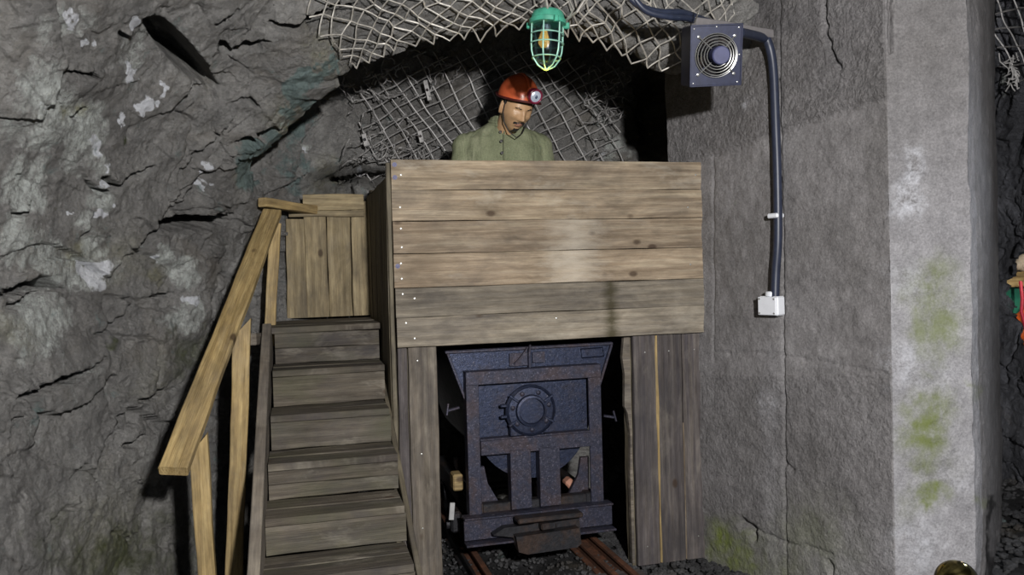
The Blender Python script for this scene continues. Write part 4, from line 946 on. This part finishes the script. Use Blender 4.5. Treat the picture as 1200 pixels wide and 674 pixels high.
mr, nt, b = newmat('lamp_lens'); b.inputs['Metallic'].default_value = .9; b.inputs['Roughness'].default_value = .25; b.inputs['Base Color'].default_value = (.75, .8, .9, 1); b.inputs['Emission Color'].default_value = (.75, .85, 1, 1); b.inputs['Emission Strength'].default_value = .35
MB().lathe([(.027, .0295), (.022, .034), (.012, .036), (.0001, .037)], LCc, Rl, 24).build('lens', mr, lo, HH)
MB().ell(LCc+Rl @ Vector((0, 0, .036)), (.007, .004, .009), None, 12, 8).build('bulb', mat_plain('bulb_socket', (.05, .07, .13), .3), lo, HH)
# seat he sits on
crate = thing('wooden_box', 'plain wooden box the miner sits on behind the booth front', 'box', PM)
for k in range(3):
    for y, nmx in ((-.12, 0), (.16, 0)): board('slat', M_DARKW, crate, PM, (-.18, y, .06+k*.11), (.18, y, .06+k*.11), .10, .015, n=4)
for x in (-.17, .17): board('end_panel', M_DARKW, crate, PM, (x, -.11, .165), (x, .15, .165), .32, .015, n=4)
board('lid', M_DARKW, crate, PM, (-.19, .02, .335), (.19, .02, .335), .30, .018, up=(0, 1, 0), n=4)

# ------------------------------------------------------------------ bulkhead lamp hanging at the rim
LP = Vector(at(641, 50, 3.20).tolist()); LMX = Matrix.Translation(LP) @ Matrix.Rotation(.06, 4, 'Y')
lamp = thing('caged_lamp', 'green caged bulkhead lamp with glass dome hanging above the miner', 'lamp', LMX)
gm = mat_plain('sea_green_paint', (.06, .33, .22), .45, 0, .5, .25, scale=30)
m = MB(); m.lathe([(.045, .125), (.058, .118), (.064, .105), (.066, .09), (.073, .086), (.073, .070), (.064, .068)], n=36)
for a in (2.7, .25, -1.2): m.box((.076*math.cos(a), .076*math.sin(a), .074), (.026, .016, .026), Matrix.Rotation(a, 3, 'Z'), ch=.004)
m.build('cap', gm, lamp, LMX)
glm = mat_glass('lamp_glass', (.62, .74, .86), .22)
gp = [(.0545, .075), (.0545, .0), (.052, -.03), (.044, -.058), (.028, -.078), (.012, -.086), (.0001, -.088)]
gi = [(r-.003 if r > .004 else .0001, h+.003) for r, h in gp[::-1]]; gi[-1] = (.0515, .075)
m = MB(); m.lathe(gp+gi, n=36); m.build('glass_dome', glm, lamp, LMX)
m = MB(); wp = [(.064, .075), (.064, .0), (.0615, -.035), (.053, -.064), (.034, -.09), (.012, -.102), (0, -.104)]
for k in range(6):
    a = 2*PI*k/6+.25; m.tube([(r*math.cos(a), r*math.sin(a), h) for r, h in wp], .0032, 6)
for r, h in ((.065, .030), (.065, -.006), (.0555, -.06)): m.tube([(r*math.cos(a), r*math.sin(a), h) for a in np.linspace(0, 2*PI, 32, endpoint=False)], .0028, 6, closed=True)
m.box((0, 0, -.103), (.018, .018, .008), ch=.003); m.build('wire_cage', mat_plain('pale_green_wire', (.25, .50, .40), .45, .1), lamp, LMX)
sock = MB(); sock.lathe([(.018, .10), (.018, .05), (.012, .045)], (-.006, 0, 0), n=20); so = sock.build('bulb_holder', mat_plain('cream_ceramic', (.5, .5, .45), .4), lamp, LMX)
bulb = MB(); bulb.lathe([(.010, .05), (.014, .035), (.022, .012), (.022, -.004), (.012, -.018), (.0001, -.020)], (-.012, 0, 0), n=24); bulb.build('bulb', mat_emit('dim_amber_bulb', (1, .50, .10), .5), lamp, LMX)
m = MB()
a0 = LP+Vector((.075, 0, .10))
def W(px, py, d): return tuple(at(px, py, d))
m.tube([LMX @ Vector((.0, 0, .115)), W(642, 12, 3.15), W(638, -10, 3.1)], .006, 6)
m.build('hanger_rod', M_WIRE, lamp, Matrix.Identity(4)); m = MB(); m.tube([LMX @ Vector((.066, 0, .085)), W(676, 14, 3.12), W(692, -12, 3.1)], .005, 6); m.build('hanger_rod', M_WIRE, lamp, Matrix.Identity(4)); m = MB()
m.tube([W(664, 26, 3.2), W(672, 10, 3.15), W(664, -8, 3.1)], .003, 5)
m.build('thin_wire', M_WIRE, lamp, Matrix.Identity(4))

# ------------------------------------------------------------------ fan
FD = 3.08; fc = Vector(at(839, 65, FD).tolist()); FM = Matrix.Translation(fc) @ Matrix.Rotation(math.radians(3), 4, 'Z') @ Matrix.Rotation(math.radians(-1.5), 4, 'Y') @ Matrix.Rotation(math.radians(14), 4, 'X')
fan = thing('extractor_fan', 'square dark blue-black extractor fan with wire guard high on the wall', 'fan', FM)
fm = mat_plain('navy_black_enamel', (.022, .026, .055), .38, .2, .5, .25)
hw, hh, rr = .099, .112, .078
m = MB(); nseg = 48; vs = []; fs = []
for yy in (0, .014):
    for k in range(nseg):
        a = 2*PI*(k+.5)/nseg; ca, sa = math.cos(a), math.sin(a); sc = 1/max(abs(ca)/hw, abs(sa)/hh); vs.append((sc*ca, yy, sc*sa)); 
    for k in range(nseg): a = 2*PI*(k+.5)/nseg; vs.append((rr*math.cos(a), yy, rr*math.sin(a)))
for k in range(nseg):
    k2 = (k+1) % nseg; n2 = 2*nseg
    fs += [(k, k2, nseg+k2, nseg+k), (n2+k, n2+nseg+k, n2+nseg+k2, n2+k2), (k, n2+k, n2+k2, k2), (nseg+k, nseg+k2, n2+nseg+k2, n2+nseg+k)]
m.add(vs, fs)
m.box((0, .006, hh-.002), (2*hw, .022, .006), ch=.001); m.box((0, .006, -hh+.002), (2*hw, .022, .006), ch=.001); m.box((-hw+.002, .006, 0), (.006, .022, 2*hh), ch=.001); m.box((hw-.002, .006, 0), (.006, .022, 2*hh), ch=.001)
m.build('front_plate', fm, fan, FM)
m = MB(); 
for x, z, dx, dz in ((-hw+.004, 0, .006, 2*hh-.01), (hw-.004, 0, .006, 2*hh-.01), (0, hh-.004, 2*hw-.01, .006), (0, -hh+.004, 2*hw-.01, .006)): m.box((x, .07, z), (dx, .115, dz), ch=.001)
m.box((0, .13, 0), (2*hw-.01, .006, 2*hh-.01), ch=.001); m.build('housing', fm, fan, FM)
gw = mat_plain('bright_guard_wire', (.50, .50, .48), .3, .8)
m = MB()
for r, y in ((.080, -.006), (.073, -.012), (.062, -.018), (.051, -.022), (.041, -.024)): m.tube([(r*math.cos(a), y, r*math.sin(a)) for a in np.linspace(0, 2*PI, 40, endpoint=False)], .0018, 5, closed=True)
for a in (PI/4, 3*PI/4, 5*PI/4, 7*PI/4): m.tube([(.036*math.cos(a), -.026, .036*math.sin(a)), (.075*math.cos(a), -.014, .075*math.sin(a)), (.100*math.cos(a), -.004, .100*math.sin(a))], .0022, 5)
m.build('guard', gw, fan, FM)
for a in (PI/4, 3*PI/4, 5*PI/4, 7*PI/4): MB().lathe([(.006, 0), (.006, .006), (.0001, .008)], (.097*math.cos(a), -.001, .097*math.sin(a)), Rf, 8).build('screw', gw, fan, FM)
for x, z in ((-.085, .098), (.085, .098), (.0, .103), (.085, -.10), (-.085, -.10), (.090, 0)): MB().lathe([(.003, 0), (.003, .002), (.0001, .003)], (x, -.001, z), Rf, 8).build('screw', gw, fan, FM)
MB().lathe([(.034, -.02), (.034, .026), (.030, .030), (.0001, .030)], (.012, .0, .0), Rf, 28).build('motor_hub', mat_plain('blue_grey_hub', (.06, .065, .14), .5), fan, FM)
for k in range(7):
    a = 2*PI*k/7; c_, s_ = math.cos(a), math.sin(a); m = MB(); vs = []
    for (r, w_, y) in ((.032, .016, .03), (.072, .026, .028)):
        for e in (-1, 1): vs.append((r*c_-e*w_*s_+.004, y+e*.012, r*s_+e*w_*c_))
    vs2 = [(x, y+.003, z) for x, y, z in vs]
    m.add(vs+vs2, [(0, 1, 3, 2), (4, 6, 7, 5), (0, 4, 5, 1), (2, 3, 7, 6), (0, 2, 6, 4), (1, 5, 7, 3)]); m.build('blade', M_IRON, fan, FM)
# bracket to the wall
wb = Vector(at(900, 40, 3.36).tolist()); fb = Vector(at(866, 36, 3.12).tolist())
o = board('fan_bracket', mat_plain('grey_bracket', (.17, .16, .16), .7), None, Matrix.Identity(4), Vector(at(812, 26, 3.14).tolist()), Vector(at(903, 41, 3.40).tolist()), .036, .03, n=6); tag(o, 'grey bracket arm between the fan top and the concrete wall', 'bracket')
# ------------------------------------------------------------------ conduit, cables, clip, junction box
def wall_pt(px, py, off):
    A_ = np.array([PL[2][0], PL[2][1], 0]); B_ = np.array([PL[3][0], PL[3][1], 0]); t_ = (B_-A_)/np.linalg.norm(B_-A_); nrm = np.array([t_[1], -t_[0], 0])
    if nrm @ (np.array([0, 0, 0])-A_) < 0: nrm = -nrm
    r = ray(px, py); k = ((A_-CP)@nrm+off)/(r@nrm); return CP+k*r, t_, nrm
cbm = mat_plain('blue_black_rubber', (.020, .026, .048), .42, 0, .5, .2)
def smooth_path(P, n=60): return catmull(np.array([tuple(p) for p in P], float), n).tolist()
path = [wall_pt(893, 44, .09)[0], wall_pt(900, 50, .05)[0], wall_pt(906, 80, .028)[0], wall_pt(909, 150, .026)[0], wall_pt(911, 210, .026)[0], wall_pt(911.5, 280, .026)[0], wall_pt(909, 320, .026)[0], wall_pt(908, 352, .03)[0]]
m = MB(); m.tube(smooth_path([at(868, 38, 3.2)]+path, 90), .0185, 14); o = m.build('conduit', cbm, None, Matrix.Identity(4)); tag(o, 'thick black conduit running down the concrete wall to the junction box', 'conduit')
for i, (P_, r_, lb) in enumerate((([at(728, -14, 3.0), at(748, 6, 3.02), at(772, 14, 3.05), (at(800, 15, 3.1)), at(826, 24, 3.2), at(850, 32, 3.28)], .013, 'upper dark blue cable looping from the netting to the fan'), ([at(735, -14, 3.0), at(756, 12, 3.02), at(785, 20, 3.05), at(808, 22, 3.12), at(830, 32, 3.2), at(850, 36, 3.24)], .012, 'lower dark blue cable looping from the netting to the fan'))):
    m = MB(); m.tube(smooth_path(P_, 50), r_, 12); o = m.build('cable', cbm, None, Matrix.Identity(4)); tag(o, lb, 'cable', 'cables above the fan')
m = MB(); P_ = [at(822, 4, 3.0), at(818, 16, 3.03), at(814, 26, 3.08)]; m.tube(smooth_path(P_, 10), .0025, 5); tag(m.build('cable_tie', nm, None, Matrix.Identity(4)), 'thin pale tie wire around the cables above the fan', 'wire')
p, t_, nrm = wall_pt(911, 253, .012)
def wallframe(p, t_, nrm):
    X = Vector(-t_) if True else None; X = Vector(t_); Y = -Vector(nrm); Z = Vector((0, 0, 1)); return Matrix(((X.x, Y.x, 0, p[0]), (X.y, Y.y, 0, p[1]), (0, 0, 1, p[2]), (0, 0, 0, 1)))
wp_white = mat_plain('white_plastic', (.72, .74, .78), .4, 0, .5, .04)
CM = wallframe(p, t_, nrm); m = MB(); m.box((0, -.012, 0), (.052, .05, .020), ch=.006); m.box((-.028, .004, 0), (.03, .012, .018), ch=.002)
tag(m.build('conduit_clip', wp_white, None, CM), 'small white clip holding the conduit to the wall', 'clip')
p, t_, nrm = wall_pt(909, 358, .0); JM = wallframe(p, t_, nrm)
jb = thing('junction_box', 'small white square junction box at the foot of the conduit', 'junction box', JM)
MB().box((0, -.026, 0), (.096, .052, .082), ch=.006).build('box_body', wp_white, jb, JM)
MB().box((0, -.056, 0), (.090, .010, .076), ch=.004).build('lid', wp_white, jb, JM)
for x, z in ((-.036, .03), (.036, .03), (-.036, -.03), (.036, -.03)): MB().lathe([(.004, 0), (.004, .002), (.0001, .002)], (x, -.061, z), Rf, 8).build('screw', nm, jb, JM)
MB().lathe([(.024, 0), (.024, .016), (.020, .02)], (0, -.03, .041), None, 16).build('gland', wp_white, jb, JM)

# ------------------------------------------------------------------ barrier post
bp_ = Vector(at(1121, 681, 1.20).tolist()); bh = bp_.z; SM_ = Matrix.Translation((bp_.x, bp_.y, 0))
stan = thing('barrier_post', 'polished brass barrier post topped by a ball before the concrete pillar', 'barrier post', SM_)
brass = mat_plain('polished_brass', (.30, .25, .09), .16, 1.0, .5, .15, scale=30)
MB().ell((0, 0, bh), (.0305, .0305, .030), None, 40, 24).build('ball', brass, stan, SM_)
MB().lathe([(.012, bh-.045), (.022, bh-.040), (.022, bh-.032), (.014, bh-.026)], n=28).build('collar', brass, stan, SM_)
MB().lathe([(.019, .03), (.019, bh-.042), (.012, bh-.036)], n=28).build('pole', brass, stan, SM_)
MB().lathe([(.15, .0), (.15, .012), (.13, .022), (.04, .035), (.022, .05)], n=40).build('base', brass, stan, SM_)

# ------------------------------------------------------------------ things in the lit chamber beyond the passage
def flat(px, py, d): return Vector(at(px, py, d).tolist())
c0 = flat(1206, 327, 6.2); mx = Matrix.Translation(c0)
o = board('timber_beam', M_YEL, None, Matrix.Identity(4), flat(1165, 328, 6.2), flat(1330, 324, 6.2), .11, .08, n=8); tag(o, 'pale horizontal timber beam seen through the rock opening at far right', 'beam')
m = MB(); m.ell(flat(1204, 308, 6.2), (.09, .05, .075)); m.ell(flat(1216, 303, 6.2), (.10, .05, .09)); m.ell(flat(1193, 311, 6.2), (.035, .04, .04))
tag(m.build('cloth_bundle', mat_plain('cream_cloth', (.60, .52, .42), .8, bump=.004), None, Matrix.Identity(4)), 'cream cloth bundle above the beam in the rock opening at right', 'cloth bundle')
m = MB(); g_ = flat(1186, 350, 6.35); m.box((g_.x, g_.y, (g_.z+.11)/2), (.22, .03, g_.z+.11), ch=.006); tag(m.build('green_board', mat_plain('green_paint', (.03, .22, .13), .5), None, Matrix.Identity(4)), 'dark green board in the lit rock opening at far right', 'board')
orange = mat_plain('orange_fabric', (.85, .16, .03), .45, 0, .5, .15, bump=.004)
sk = thing('orange_sack', 'bulging orange sack with red strap in the rock opening at right', 'sack', Matrix.Translation(flat(1206, 386, 6.0)))
m = MB(); m.ell(flat(1206, 384, 5.95), (.13, .10, .14), Matrix.Rotation(.3, 3, 'Y')); m.ell(flat(1216, 366, 6.0), (.10, .09, .09)); m.build('sack_body', orange, sk, Matrix.Identity(4))
m = MB(); m.tube([flat(1196, 330, 5.95), flat(1198, 350, 5.9), flat(1197, 366, 5.86), flat(1202, 385, 5.80)], .012, 8); m.build('strap', mat_plain('red_strap', (.5, .02, .05), .5), sk, Matrix.Identity(4))
gx, gy = np.meshgrid(np.linspace(1100, 1400, 60), np.linspace(220, 560, 60), indexing='ij'); PQ = at(gx, gy, 7.0+0*gx); PQ = PQ+gnormal(PQ, REFP)*rock_disp(PQ)[..., None]
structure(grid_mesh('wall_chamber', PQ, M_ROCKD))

# ------------------------------------------------------------------ lights
def spot_area(name, loc, tgt, size, power, col, typ='AREA', **kw):
    l = bpy.data.lights.new(name, typ); l.energy = power; l.color = col
    if typ == 'AREA': l.shape = 'DISK'; l.size = size
    else: l.shadow_soft_size = size
    for k, v in kw.items(): setattr(l, k, v)
    o = bpy.data.objects.new(name, l); COL.objects.link(o); o.location = loc
    o.rotation_euler = (Vector(tgt)-Vector(loc)).to_track_quat('-Z', 'Y').to_euler(); return o
spot_area('gallery_lamp', (.66, -.7, 1.98), (.0, 4, 1.3), .06, 800, (1, .98, .97), 'SPOT', spot_size=math.radians(120), spot_blend=.5)
spot_area('passage_fill', (2.78, 3.0, 2.3), (1.9, 3.2, 1.2), .12, 38, (.75, .85, 1), 'POINT')  # unseen fill light added to brighten the dark passage rock
spot_area('chamber_lamp', tuple(at(1230, 290, 5.7)), (0, 0, 0), .05, 5, (1, .9, .75), 'POINT')
bl_ = LMX @ Vector((0, 0, -.14)); spot_area('amber_lamp_light', tuple(bl_), (0, 0, 0), .02, .6, (1, .65, .08), 'POINT')
w = bpy.data.worlds.new('world'); scn.world = w; w.use_nodes = True; w.node_tree.nodes['Background'].inputs[0].default_value = (.75, .85, 1, 1); w.node_tree.nodes['Background'].inputs[1].default_value = .09
scn.view_settings.view_transform = 'Standard'; scn.view_settings.look = 'None'; scn.view_settings.exposure = 0; scn.view_settings.gamma = 1; scn.view_settings.use_curve_mapping = False
